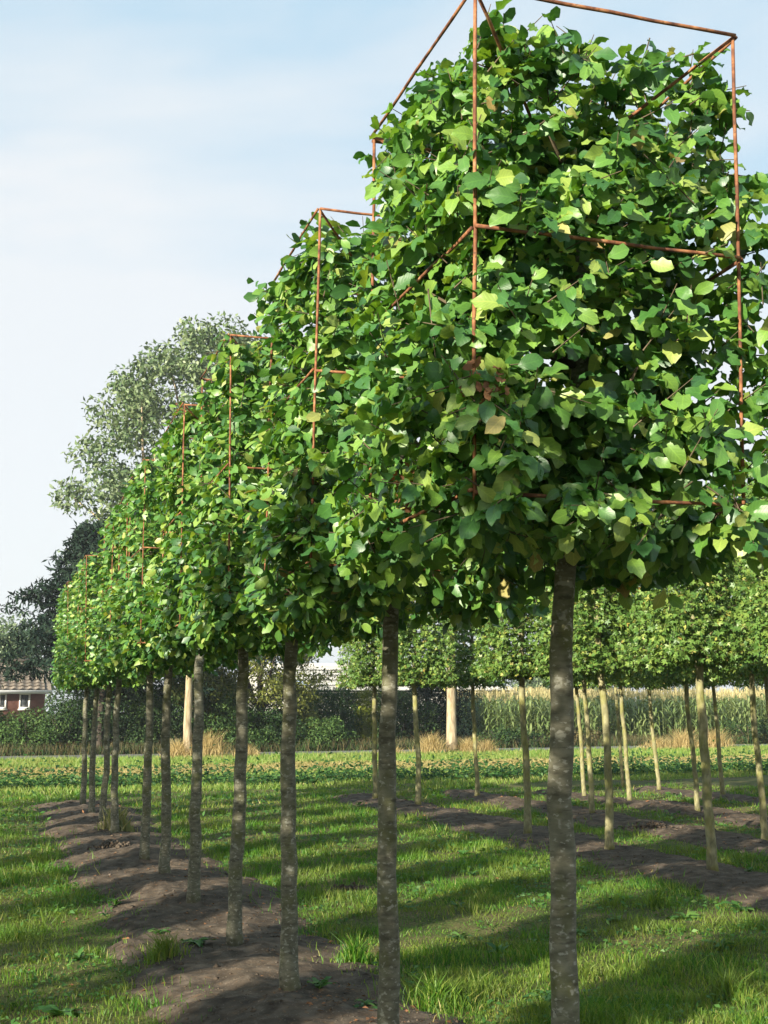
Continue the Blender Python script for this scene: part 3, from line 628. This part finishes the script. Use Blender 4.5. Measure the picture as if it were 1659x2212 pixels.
big_tree('multi_stem_tree', (xm, 49.8, 0), 1.6, .17, lob, 20000, .14, M['bushy'], M['dbark'], 'yellowish loose-leaved tree with dark low branching trunk before the grey barn', None, 92, shell=.5, nl=12)
for q, u in enumerate((672, 694, 717, 738, 759, 780, 800, 822)):
    y = 52.4; rng = np.random.default_rng(950 + q); h = 2.6 + rng.normal(0, .1); gold = q in (5, 6); w_ = .56
    root = empty('thuja', (bx(u, y), y, 0)); labs = {5: 'golden yellow-green thuja column at the hedge end near the maples', 6: 'second golden thuja column beside the dark round conifer'}
    tag(root, labs.get(q, ('dark green thuja column closest to the dark round conifer' if q == 7 else f'dark green thuja column before the barn, {["first", "second", "third", "fourth", "fifth"][q % 5]} from the multi-stemmed tree')), 'thuja', None if gold else 'green thuja columns of the hedge')
    lob = [((rng.normal(0, .05), rng.normal(0, .05), z), (w_ * rng.uniform(.85, 1.1) * (1.08 - .45 * (z / h) ** 3),) * 2 + (.3,)) for z in np.linspace(.3, h - .2, 11)]
    mb = MB(); mb.tube([(0, 0, -.05), (0, 0, h * .8)], [.05, .02], 6); mb.build('trunk', M['dbark'], root)
    tag(obj('crown', foliage(rng, lob, 4600, .12, M['thujay' if gold else 'thuja'], T_NARROW, .3, .1, .9), root), kind='stuff')
rng = np.random.default_rng(97)
for u, y, h, w, lab, s in ((985, 53.0, 5.4, 2.1, 'large dark round conifer behind the thick pale trunk', 3), (925, 54.0, 5.0, 1.8, 'dark narrow conifer left of the thick pale trunk', 4)):
    root = empty('conifer_tree', (bx(u, y), y, 0)); tag(root, lab, 'tree')
    lob = [((rng.normal(0, w * .25), rng.normal(0, w * .25), z), (w * .5 * (1.25 - .9 * (z / h) ** 1.6) * rng.uniform(.8, 1.1),) * 2 + (.5,)) for z in np.linspace(.4, h - .3, 16)]
    mb = MB(); mb.tube([(0, 0, -.05), (0, 0, h * .85)], [.16, .03], 8); mb.build('trunk', M['dbark'], root)
    tag(obj('crown', foliage(rng, lob, 8000, .16, M['spruce'], T_NARROW, .35, .2, -.3), root), kind='stuff')
for q, (u, y, w, h, lab) in enumerate([(1085, 48.9, 2.6, .95, 'low dark bramble heap at the corner of the maize field'), (1150, 48.8, 2.2, .8, 'low dark bramble heap in front of the maize'), (1245, 48.9, 2.4, .8, 'brownish low bramble before the maize'), (1620, 48.6, 3.0, 1.15, 'leafy green bramble before the maize field')]):
    bush('bramble', bx(u, y), y, w, h, M['brush' if q == 2 else 'bush'], lab, 770 + q, n=1700, size=.12)
# distant tree line beyond the maize
rng = np.random.default_rng(123)
for q in range(16):
    x = 60 + q * 11 + rng.normal(0, 2.5); y = 215 - q * 1.5 + rng.normal(0, 8); h = rng.uniform(8.5, 12)
    big_tree('distant_tree', (x, y, 0), h * .35, .35, lobes_tree(rng, 0, 0, 1.5, h - 1, 5.2, 16, 2.4), 2600, .65, M['bush'], M['dbark'], 'far bluish-green tree in the tree line beyond the maize field', 'far tree line beyond the maize', 1300 + q, nl=4)
for q, (u, y, h) in enumerate([(40, 95, 8.5), (-60, 100, 9.0), (1180, 120, 7.5)]):
    lab = ['pale green tree rising behind the brick house roof', 'pale green tree beyond the brick house gable', 'grey-green tree behind the maize beside the barn end'][q]
    big_tree('garden_tree', (bx(u, y), y, 0), 3, .25, lobes_tree(rng, 0, 0, 2.5, h - .8, 3.4, 18, 1.5), 5200, .32, M['poplar'], M['dbark'], lab, None, 1400 + q, nl=5)

# ------------------------------------------------------------------ brick house
HY = 70.0
xl, xr = at_y(-330, 1490, HY).x, at_y(98, 1490, HY).x
zr, ze = at_y(20, 1428, HY + 2.6).z, at_y(20, 1487, HY).z
house = empty('brick_house', (xl, HY, 0), math.atan2(-math.sin(YAW) * 0, 1)); tag(house, 'low brick house with brown tiled roof and white-framed windows beside the layered conifer', 'house')
LW = xr - xl
mb = MB(); mb.box((0, 0, -.05), (LW, 5.4, ze - .05)); mb.add([(0, 0, ze - .05), (0, 5.4, ze - .05), (0, 2.7, zr - .06)], None, [(0, 1, 2)]); mb.add([(LW, 0, ze - .05), (LW, 5.4, ze - .05), (LW, 2.7, zr - .06)], None, [(0, 2, 1)]); mb.build('wall', M['brick'], house, smooth=False)
roof = empty('roof', (0, 0, 0)); roof.parent = house
run = 2.7 + .45; rise = zr - ze; sl = math.hypot(run, rise); an = math.atan2(rise, run)
mb = MB(); mb.add([(-.3, -.45, ze - .16), (LW + .3, -.45, ze - .16), (LW + .3, 2.7, zr - .06), (-.3, 2.7, zr - .06), (LW + .3, 5.85, ze - .16), (-.3, 5.85, ze - .16)], [(0, 1, 2, 3), (3, 2, 4, 5)]); mb.build('underlay', M['tile'], roof, smooth=False)
tw_, tl_ = .42, .40
th = np.linspace(0, 1, 7); prof = .035 * np.sin(th * 6.28) + .02
TV = np.vstack([np.stack([th * tw_ * 1.04, np.full(7, yy), prof + zz], 1) for yy, zz in ((0, .045), (tl_ * 1.12, .0))])
tile_me = mesh_np('roof_tile', TV, [np.array([(j, j + 1, j + 8, j + 7) for j in range(6)])], M['tile'])
nc, nr = int((LW + .5) / tw_), int(sl / tl_) + 1
Rx = Matrix.Rotation(an, 4, 'X')
for c in range(nc - 1, -1, -1):
    for r_ in range(nr):
        if (nc - 1 - c) * nr + r_ >= 300: break
        o = bpy.data.objects.new('roof_tile', tile_me); o.parent = roof; COL.objects.link(o)
        o.matrix_local = Matrix.Translation((-.2 + c * tw_, -.45, ze - .12)) @ Rx @ Matrix.Translation((0, r_ * tl_ * .995, .02 + random.uniform(0, .012)))
mb = MB(); mb.tube([(-.35, 2.7, zr), (LW + .35, 2.7, zr)], .13, 8); mb.build('ridge_cap', M['tile'], house)
mb = MB(); mb.box((-.35, -.62, ze - .30), (LW + .35, -.46, ze - .10)); mb.build('gutter', M['white'], house, smooth=False)
for ua, ub in ((-2, 15), (42, 66), (-75, -45)):
    xa, xb = at_y(ua, 1500, HY).x - xl, at_y(ub, 1500, HY).x - xl; za, zb_ = at_y(40, 1531, HY).z, at_y(40, 1497, HY).z
    mb = MB(); t = .09
    mb.box((xa, -.05, za), (xb, .04, za + t)); mb.box((xa, -.05, zb_ - t), (xb, .04, zb_)); mb.box((xa, -.048, za + t), (xa + t, .04, zb_ - t)); mb.box((xb - t, -.048, za + t), (xb, .04, zb_ - t))
    wd = mb.build('window', M['white'], house, smooth=False); mb = MB(); mb.box((xa + t, -.02, za + t), (xb - t, .03, zb_ - t)); mb.build('pane', M['pane'], wd, smooth=False)
    mb = MB(); mb.box((xa - .06, -.12, za - .08), (xb + .06, -.052, za - .002)); mb.build('sill', M['wallpale'], wd, smooth=False)
# ------------------------------------------------------------------ barn with sheeted roof
BY = 92.0
xl, xr = at_y(585, 1450, BY).x, at_y(1120, 1450, BY).x; zr, ze = at_y(700, 1441, BY + 7).z, at_y(700, 1496, BY).z
barn = empty('barn', (xl, BY, 0)); tag(barn, 'long low barn with grey corrugated sheet roof behind the thuja hedge', 'barn'); LW = xr - xl
mb = MB(); mb.box((.2, .3, -.05), (LW - .2, 13.7, ze)); mb.add([(LW - .2, .3, ze), (LW - .2, 13.7, ze), (LW - .2, 7, zr - .1), (.2, .3, ze), (.2, 13.7, ze), (.2, 7, zr - .1)], None, [(0, 2, 1), (3, 4, 5)]); mb.build('wall', M['wallpale'], barn, smooth=False)
roof = empty('roof', (0, 0, 0)); roof.parent = barn
rise = zr - ze; sl = math.hypot(7.2, rise); an = math.atan2(rise, 7.2); nr = 5; shl = sl / nr; shw = 1.05; nc = int(LW / shw)
th = np.linspace(0, 1, 22); pr_ = .05 * np.sin(th * 6.28 * 7)
SV = np.vstack([np.stack([th * shw * 1.01, np.full(22, yy), pr_ + zz], 1) for yy, zz in ((0, .09), (shl * 1.04, .0))]); Q = np.array([(j, j + 1, j + 23, j + 22) for j in range(21)])
sheet_me = mesh_np('roof_sheet', SV, [Q], M['sheet']); sky_me = mesh_np('skylight_sheet', SV, [Q], M['skylight']); Rx = Matrix.Rotation(an, 4, 'X')
for c in range(nc):
    for r_ in range(nr):
        lite = r_ == 1 and c % 4 == 2
        o = bpy.data.objects.new('skylight_sheet' if lite else 'roof_sheet', sky_me if lite else sheet_me); o.parent = roof; COL.objects.link(o)
        o.matrix_local = Matrix.Translation((c * shw, -.2, ze + .03)) @ Rx @ Matrix.Translation((0, r_ * shl, .05))
mb = MB(); mb.add([(0, -.2, ze - .04), (LW, -.2, ze - .04), (LW, 7, zr - .05), (0, 7, zr - .05), (LW, 14.2, ze - .04), (0, 14.2, ze - .04)], [(0, 1, 2, 3), (3, 2, 4, 5)]); mb.build('roof_deck', M['sheet'], roof, smooth=False)
mb = MB(); mb.tube([(0, 7, zr + .1), (LW, 7, zr + .1)], .2, 8); mb.build('ridge_cap', M['sheet'], roof)

# ------------------------------------------------------------------ maize
def maize_mesh(seed):
    rng = np.random.default_rng(seed); h = 2.15 * rng.uniform(.94, 1.06); V, Q, T, U = [], [], [], []; n = 0
    mbv = []; tubeP = np.array([(0, 0, 0), (.01, 0, h * .5), (0, .015, h)])
    parts = []
    for k in range(12):
        z = .25 + (h - .45) * k / 11; a = (k % 2) * math.pi + rng.normal(0, .5) + seed; L_ = rng.uniform(.45, .7); el = rng.uniform(.55, 1.0); d = np.array([math.cos(a), math.sin(a), 0]); s = np.array([-d[1], d[0], 0])
        w = np.array([.025, .045, .04, .004]); t = np.array([0, .35, .7, 1.0]); zz = z + L_ * (el * t - (el + .35) * t * t); rr = L_ * t * .72
        for i in range(4): V += list([d * rr[i] + s * w[i] + np.array([0, 0, zz[i]]), d * rr[i] - s * w[i] + np.array([0, 0, zz[i]])])
        Q += [(n + 2 * i, n + 2 * i + 1, n + 2 * i + 3, n + 2 * i + 2) for i in range(3)]; n += 8
    nl = n
    for a in (0, 2.1, 4.2):                                   # stalk
        V += [np.array([math.cos(a) * .014, math.sin(a) * .014, 0]), np.array([math.cos(a) * .008, math.sin(a) * .008, h])]
    Q += [(n, n + 2, n + 3, n + 1), (n + 2, n + 4, n + 5, n + 3), (n + 4, n, n + 1, n + 5)]; n += 6
    nq = len(Q)
    for k in range(6):                                        # tassel
        a = k * 1.05 + seed; d = np.array([math.cos(a) * .12, math.sin(a) * .12, .24]) if k else np.array([0, 0, .32]); s = np.array([-math.sin(a), math.cos(a), 0]) * .012
        b = np.array([0, 0, h - .02]); V += [b - s * .4, b + s * .4, b + d + s, b + d - s]; Q.append((n, n + 1, n + 2, n + 3)); n += 4
    V = np.array(V); Q = np.array(Q); return V, Q, nq, rng
def maize_build(name, V, Q, tas, rnd=None):
    me = mesh_np(name, V, [Q], M['corn'], rnd=rnd); me.materials.append(M['tassel']); me.polygons.foreach_set('material_index', tas.astype(np.int32)); return me
MZ = []
for q in range(6):
    V, Q, nq, rng = maize_mesh(q); tas = np.zeros(len(Q), bool); tas[nq:] = True; MZ.append((V, Q, tas))
MZme = [maize_build('maize_plant', *m) for m in MZ]
rng = np.random.default_rng(64); x0 = bx(1062, 51.5); cnt = 0; rest = []
for r_ in range(12):
    y = 51.2 + r_ * .75
    for c in range(115):
        x = x0 + r_ * .05 + c * .17 + rng.normal(0, .025)
        if cnt < 230 and r_ < 2:
            o = bpy.data.objects.new('maize_plant', MZme[(c * 7 + r_) % 6]); COL.objects.link(o); o.location = (x, y + rng.normal(0, .05), 0); o.rotation_euler = (rng.normal(0, .05), rng.normal(0, .05), rng.uniform(0, 6.28)); o.scale = (1, 1, rng.uniform(.92, 1.08))
            tag(o, 'tall green maize plant with pale tassel along the front edge of the maize field', 'maize plant', 'maize plants along the front of the field'); cnt += 1
        else: rest.append((x, y + rng.normal(0, .06)))
Vs, Qs, Ts, Rs = [], [], [], []; n = 0
for x, y in rest:
    V, Q, tas = MZ[rng.integers(0, 6)]; a = rng.uniform(0, 6.28); c, s = math.cos(a), math.sin(a); k = rng.uniform(.93, 1.1)
    Vs.append(np.stack([V[:, 0] * c - V[:, 1] * s + x, V[:, 0] * s + V[:, 1] * c + y, V[:, 2] * k], 1)); Qs.append(Q + n); Ts.append(tas); Rs.append(np.full(len(V), rng.random())); n += len(V)
mz = obj('maize_field', maize_build('maize_field', np.vstack(Vs), np.vstack(Qs), np.concatenate(Ts), np.concatenate(Rs))); tag(mz, 'rows of green maize with pale tassels behind the front plants', 'maize', kind='stuff')

# ------------------------------------------------------------------ grass
def blades(name, P, h, w, m, rng, lean=.35, rnd=None, tris=True):
    n = len(P); a = rng.uniform(0, 6.28, n); s = np.stack([np.cos(a), np.sin(a), np.zeros(n)], 1) * w[:, None]; b = rng.uniform(0, 6.28, n)
    l = np.stack([np.cos(b), np.sin(b), np.zeros(n)], 1) * (h * lean * rng.uniform(.2, 1.5, n))[:, None]; z = np.array([0, 0, 1.]) * h[:, None]
    if rnd is None: rnd = rng.random(n)
    if not tris:                                   # distant blades: one slender triangle each
        V = np.stack([P - s * 1.2, P + s * 1.2, P + l + z], 1).reshape(-1, 3)
        return mesh_np(name, V, [np.arange(n * 3).reshape(-1, 3)], m, rnd=np.repeat(rnd, 3))
    V = np.stack([P - s, P + s, P + l * .3 + z * .6 + s * .8, P + l * .3 + z * .6 - s * .8, P + l + z], 1).reshape(-1, 3); i = np.arange(n) * 5
    return mesh_np(name, V, [np.stack([i, i + 1, i + 2, i + 3], 1), np.stack([i + 3, i + 2, i + 4], 1)], m, rnd=np.repeat(rnd, 5))
def sector(rng, n, r0_, r1_, power, half=.40):
    if power == 2: r = np.sqrt(rng.uniform(r0_ ** 2, r1_ ** 2, n))
    else: r = r0_ * (r1_ / r0_) ** rng.random(n)
    a = YAW + rng.uniform(-half, half, n); return r * np.sin(a), r * np.cos(a), r
rng = np.random.default_rng(2024)
xa, ya, ra_ = sector(rng, 125000, 2.6, 7.5, 2, .46); xb, yb, rb_ = sector(rng, 250000, 7.5, 27, 1, .42)
x, y, r = np.concatenate([xa, xb]), np.concatenate([ya, yb]), np.concatenate([ra_, rb_])
P2 = np.stack([x, y], 1); su = soil_at(x, y); dens = fbm(P2 * .9, 81) ; tuft = fbm(P2 * 3.2, 83)
keep = (su > .90 + rng.random(len(x)) * .22) & (rng.random(len(x)) < np.clip((dens - .33) * 4.0, .38, 1)) & (y < 26.5)
keep |= (su > .6) & (rng.random(len(x)) < .05)
x, y, r, dens, tuft = x[keep], y[keep], r[keep], dens[keep], tuft[keep]
h = (.022 + .066 * np.clip(tuft - .38, 0, 1) * 2.4) * rng.uniform(.5, 1.4, len(x)) * np.clip(.9 + r / 60, 1, 1.4); h *= np.clip(.45 + (dens - .30) * 3.2, .70, 1.15); w = .0022 * np.maximum(1, r / 6.5) * rng.uniform(.7, 1.4, len(x))
rn = np.clip(rng.beta(1.6, 2.2, len(x)) + (.5 - fbm(np.stack([x, y], 1) * .8, 87)) * .9, .01, .99)
P = np.stack([x, y, surface_z(x, y) - .004], 1)
for k, nearby, lab in ((r < 9, True, 'short green grass between the tree rows at their open end'), (r >= 9, False, 'short green grass between the tree rows towards the field')):
    tag(obj('lawn_grass', blades('lawn_grass', P[k], h[k], w[k], M['grass'], rng, .6, rn[k], nearby)), lab, 'grass', kind='stuff')
# field strips beyond the rows
def strip(name, n, y0, y1, hh, ww, m, label, xlo=-14, xhi=36, lean=.5, cat='grass', wav=.4):
    x = rng.uniform(xlo, xhi, n); y = rng.uniform(y0, y1, n) + (fbm(np.stack([x * .5, x * 0], 1), 95) - .5) * wav * 2
    o = obj(name, blades(name, np.stack([x, y, ground_z(x, y)], 1), hh * rng.uniform(.5, 1.4, n), ww * rng.uniform(.7, 1.3, n), m, rng, lean, None, False)); tag(o, label, cat, kind='stuff'); return o
strip('field_grass', 62000, 25.4, 32.2, .085, .012, M['field'], 'light green field grass between the nursery and the hay strip')
strip('field_grass', 42000, 36.2, 44.4, .15, .016, M['field'], 'light green field grass between hay strip and road')
strip('hay_strip', 46000, 31.6, 36.6, .10, .015, M['haym'], 'strip of dry mown hay lying across the field', lean=1.6, cat='hay')
strip('verge_grass', 16000, 48.0, 51, .42, .014, M['brush'], 'tall brownish grass on the verge beyond the road', lean=.5)
strip('verge_grass', 12000, 48.0, 50.5, .34, .014, M['bush'], 'dark green grass on the verge beyond the road', lean=.5)
# lush weed strip
n = 24000; x = rng.uniform(-12, 34, n); yy = 27.6 + (fbm(np.stack([x * .35, x * 0], 1), 97) - .5) * .9; y = yy + rng.normal(0, .42, n); hh = np.abs(rng.normal(0, 1, n)) * .15 * (.4 + fbm(np.stack([x * 1.1, y * 1.1], 1), 98)) * 1.5 + .03
P = np.stack([x, y, hh], 1); o = obj('weed_strip', leaves_mesh('weed_strip', P, rng.normal(0, 1, (n, 3)) * np.array([1, 1, .4]), np.array([0, -.5, .8]) + rng.normal(0, .4, (n, 3)), .10 * rng.uniform(.6, 1.4, n), T_QUAD, M['weedd'], rng)); tag(o, 'band of low dark green leafy weeds crossing the field', 'weeds', kind='stuff')
# tufts of dry tall grass by the road
def tuft_obj(name, x, y, n, spread, h, m, label, cat='grass tuft', w=.006, group=None, lean=.6):
    a = rng.uniform(0, 6.28, n); rr = np.abs(rng.normal(0, spread, n)); px, py = np.cos(a) * rr, np.sin(a) * rr
    z = surface_z(px + x, py + y); z0 = sz(x, y); P = np.stack([px, py, z - z0 - .01], 1); out = np.exp(-(rr / spread) ** 2 * .4)
    o = empty(name, (x, y, z0)); tag(o, label, cat, group)
    tag(obj('blade_mass', blades('blade_mass', P, h * out * rng.uniform(.5, 1.15, n), np.full(n, w) * rng.uniform(.7, 1.3, n), m, rng, lean), o), kind='stuff'); return o
for u, y, s, h, lab in [(450, 43.3, .62, 1.0, 'large mound of dry straw-coloured grass beside the silvery tree trunk'), (385, 43.4, .4, .75, 'dry grass tuft left at the foot of the silvery tree'), (528, 43.6, .5, .5, 'sparse dry grass tuft beside the straw-coloured mound'),
                        (930, 43.3, .5, .85, 'dry grass tuft left of the thick pale trunk'), (1010, 43.4, .4, .65, 'dry grass tuft right of the thick pale trunk'), (1050, 43.6, .4, .55, 'dry grass tuft at the corner of the maize field'),
                        (1475, 43.4, .55, .9, 'tall dry grass left of the leaning pale trunk'), (1545, 43.4, .5, .9, 'tall dry grass right of the leaning pale trunk'), (1420, 43.5, .5, .55, 'short dry grass tuft before the maize'), (845, 43.6, .45, .35, 'low dry grass tuft before the golden thujas')]:
    tuft_obj('dry_grass_tuft', bx(u, y), y, 620, s, h, M['hay'], lab, w=.009)
# weeds between the rows
def rosette(name, x, y, s, nl, m, label, seed, up_=.5, group=None, tm=T_LOW):
    r = np.random.default_rng(seed); z = sz(x, y); a = np.linspace(0, 6.28 * 2, nl, endpoint=False) + r.normal(0, .2, nl); D = np.stack([np.cos(a), np.sin(a), up_ * r.uniform(.3, 1.5, nl)], 1); root = empty(name, (x, y, z)); tag(root, label, 'weed', group)
    leaf_objects(np.zeros((nl, 3)) + r.normal(0, .008, (nl, 3)), D, np.array([0, 0, 1.]) + r.normal(0, .15, (nl, 3)), s * r.uniform(.6, 1.2, nl), 'w' + m, tm, M[m], root, r)
T_WEED = [leaf_grid(4, C3, s + 70, wide=.16, wave=.05, curl=.5) for s in range(4)]
p = ground(250, 1800); tuft_obj('weed_clump', p.x, p.y, 260, .15, .36, M['tuft'], 'tall pale grassy weed clump on the soil beside a missing tree', 'weed', w=.011, lean=.5)
for u, v, s, lab in [(940, 2170, .16, 'coarse grass tuft on the right of the second trunk from the open end'), (1420, 1960, .14, 'coarse grass tuft on the bank beyond the first trunk'), (770, 2080, .10, 'yellow-green tuft at the soil edge beside the third trunk'), (355, 2085, .12, 'yellow-green tuft on the path edge of the soil bed'), (1580, 2150, .12, 'coarse bright tuft in the lawn before the maple rows')]:
    p = ground(u, v); tuft_obj('grass_clump', p.x, p.y, 240, s, .20, M['grass'], lab, 'grass tuft', w=.004, lean=.7)
ws = [(790, 2185), (690, 2150), (420, 2050), (345, 2018), (250, 1960), (905, 1890), (1020, 1880), (990, 1960), (1110, 1900), (1260, 1870), (1330, 1990), (1250, 2010), (1480, 1980), (1600, 1960), (1560, 2040), (1420, 2080), (1080, 2050), (990, 2020), (880, 1760), (950, 1790), (1330, 1740), (1090, 1705), (170, 2060), (130, 2180), (60, 1960), (1180, 2140), (1620, 1880), (1000, 1840), (860, 1850), (620, 1760)]
lo = ['broad-leaved green weed in the lawn between rusty-frame row and maples', 'broad-leaved green weed growing on the bare soil of the rusty-frame row', 'broad-leaved green weed in the mown path']
for q, (u, v) in enumerate(ws):
    p = ground(u, v, .03); k = 1 if abs(p.x - ROWX) < .85 else (2 if p.x < .9 else 0)
    rosette('weed', p.x, p.y, random.uniform(.07, .14), random.randint(12, 20), 'weed', lo[k], 3000 + q, random.uniform(.3, .9), ['weeds in the lawn', 'weeds on the soil bed', 'weeds in the path'][k], T_WEED)
# leafy ground cover in the lawn
n = 34000; xx, yy, rr = sector(rng, n, 3.0, 25, 1, .42); k = (soil_at(xx, yy) > .97) & (fbm(np.stack([xx, yy], 1) * 1.3, 141) > .5); xx, yy, rr = xx[k], yy[k], rr[k]; n = len(xx); hz = rng.uniform(.01, .06, n)
o = obj('ground_cover', leaves_mesh('ground_cover', np.stack([xx, yy, surface_z(xx, yy) + hz], 1), rng.normal(0, 1, (n, 3)) * np.array([1, 1, .3]), np.array([0, -.2, 1.]) + rng.normal(0, .35, (n, 3)), .034 * rng.uniform(.5, 1.5, n) * np.maximum(1, rr / 9), T_QUAD, M['weed'], rng)); tag(o, 'small broad leaves of clover and weeds among the lawn grass', 'ground cover', kind='stuff')
# fallen brown leaves and litter
n = 9000; xx, yy, rr = sector(rng, n, 3.0, 24, 1, .42); so = soil_at(xx, yy); k = (fbm(np.stack([xx, yy], 1) * 1.0, 151) > .5) & ((so < 1.35) | (rng.random(n) < .25)); xx, yy, rr = xx[k], yy[k], rr[k]; n = len(xx)
o = obj('leaf_litter', leaves_mesh('leaf_litter', np.stack([xx, yy, surface_z(xx, yy) + .008], 1), rng.normal(0, 1, (n, 3)) * np.array([1, 1, .15]), np.array([0, 0, 1.]) + rng.normal(0, .3, (n, 3)), .032 * rng.uniform(.5, 1.4, n) * np.maximum(1, rr / 12), T_QUAD, M['dead'], rng)); tag(o, 'scattered fallen brown leaves on soil and grass', 'leaf litter', kind='stuff')
# crumbs of soil
IC = np.array([(0, 0, 1), (.89, 0, .45), (.28, .85, .45), (-.72, .53, .45), (-.72, -.53, .45), (.28, -.85, .45), (.72, .53, -.45), (-.28, .85, -.45), (-.89, 0, -.45), (-.28, -.85, -.45), (.72, -.53, -.45), (0, 0, -1)])
IT = np.array([(0, 1, 2), (0, 2, 3), (0, 3, 4), (0, 4, 5), (0, 5, 1), (1, 6, 2), (2, 7, 3), (3, 8, 4), (4, 9, 5), (5, 10, 1), (6, 7, 2), (7, 8, 3), (8, 9, 4), (9, 10, 5), (10, 6, 1), (11, 7, 6), (11, 8, 7), (11, 9, 8), (11, 10, 9), (11, 6, 10)])
OC = np.array([(1, 0, 0), (0, 1, 0), (-1, 0, 0), (0, -1, 0), (0, 0, 1), (0, 0, -1)], float); OT = np.array([(0, 1, 4), (1, 2, 4), (2, 3, 4), (3, 0, 4), (1, 0, 5), (2, 1, 5), (3, 2, 5), (0, 3, 5)])
n = 21000; xx, yy, rr = sector(rng, n, 3.0, 23, 1, .42); k = soil_at(xx, yy) < 1.0; xx, yy, rr = xx[k], yy[k], rr[k]; n = len(xx); s = .0055 * rng.lognormal(0, .5, n) * np.maximum(1, rr / 10)
V = (np.stack([xx, yy, surface_z(xx, yy)], 1)[:, None] + OC[None] * s[:, None, None] * rng.uniform(.6, 1.4, (n, 6, 1)) * np.array([1, 1, .7])).reshape(-1, 3)
o = obj('soil_crumbs', mesh_np('soil_crumbs', V, [(OT[None] + (np.arange(n) * 6)[:, None, None]).reshape(-1, 3)], M['soil'], smooth=False)); tag(o, 'loose crumbs of bare soil on the planting beds', 'soil', kind='stuff')
for q, (u, v, s, lab) in enumerate([(753, 1910, .10, 'dark lump of turned earth in the lawn'), (1409, 1782, .14, 'dark earth heap on the second maple bed'), (248, 1836, .13, 'heap of dug earth where a tree is missing in the rusty-frame row')]):
    p = ground(u, v, .05); rg = np.random.default_rng(4000 + q); V = []; z0 = sz(p.x, p.y); mb = MB()
    for _ in range(110):
        c = rg.normal(0, 1, 3) * np.array([s, s * .7, s * .16]); c[2] = abs(c[2]) * max(0, 1 - (c[0] / s / 2) ** 2); mb.add(c + IC * s * rg.uniform(.06, .2) * rg.uniform(.6, 1.2, (12, 1)), None, IT)
    o = mb.build('earth_heap', M['soil'], None, smooth=False, loc=(p.x, p.y, z0)); tag(o, lab, 'earth heap')
# stakes among the far maples
for u, v0, ut, vt, lab in [(1346, 1696, 1329, 1476, 'thin grey wooden stake leaning among the far maples'), (1524, 1686, 1508, 1464, 'grey wooden stake leaning before the roadside trunk')]:
    a = ground(u, v0, .05); b = at_y(ut, vt, a.y); d = np.array([b.x - a.x, 0, b.z - .05]); pts = np.array([d * t for t in np.linspace(-.05, 1.15, 6)]); mb = MB(); mb.tube(pts, .036, 10, .03)
    o = mb.build('wooden_stake', M['mbark'], None, loc=(a.x, a.y, .05)); tag(o, lab, 'stake')

# ------------------------------------------------------------------ air
mb = MB(); mb.box((-1500, -1500, -2.0), (1500, 1500, 60)); hz_ = mb.build('haze', None, None, smooth=False); tag(hz_, 'thin pale summer haze in the air', 'haze', kind='stuff')
m, N, lk = mat('haze_air'); v = N('ShaderNodeVolumePrincipled'); v.inputs['Color'].default_value = (.86, .92, 1, 1); v.inputs['Density'].default_value = .0006; v.inputs['Anisotropy'].default_value = .2
o = N('ShaderNodeOutputMaterial'); lk(v.outputs[0], o.inputs['Volume']); hz_.data.materials.append(m)
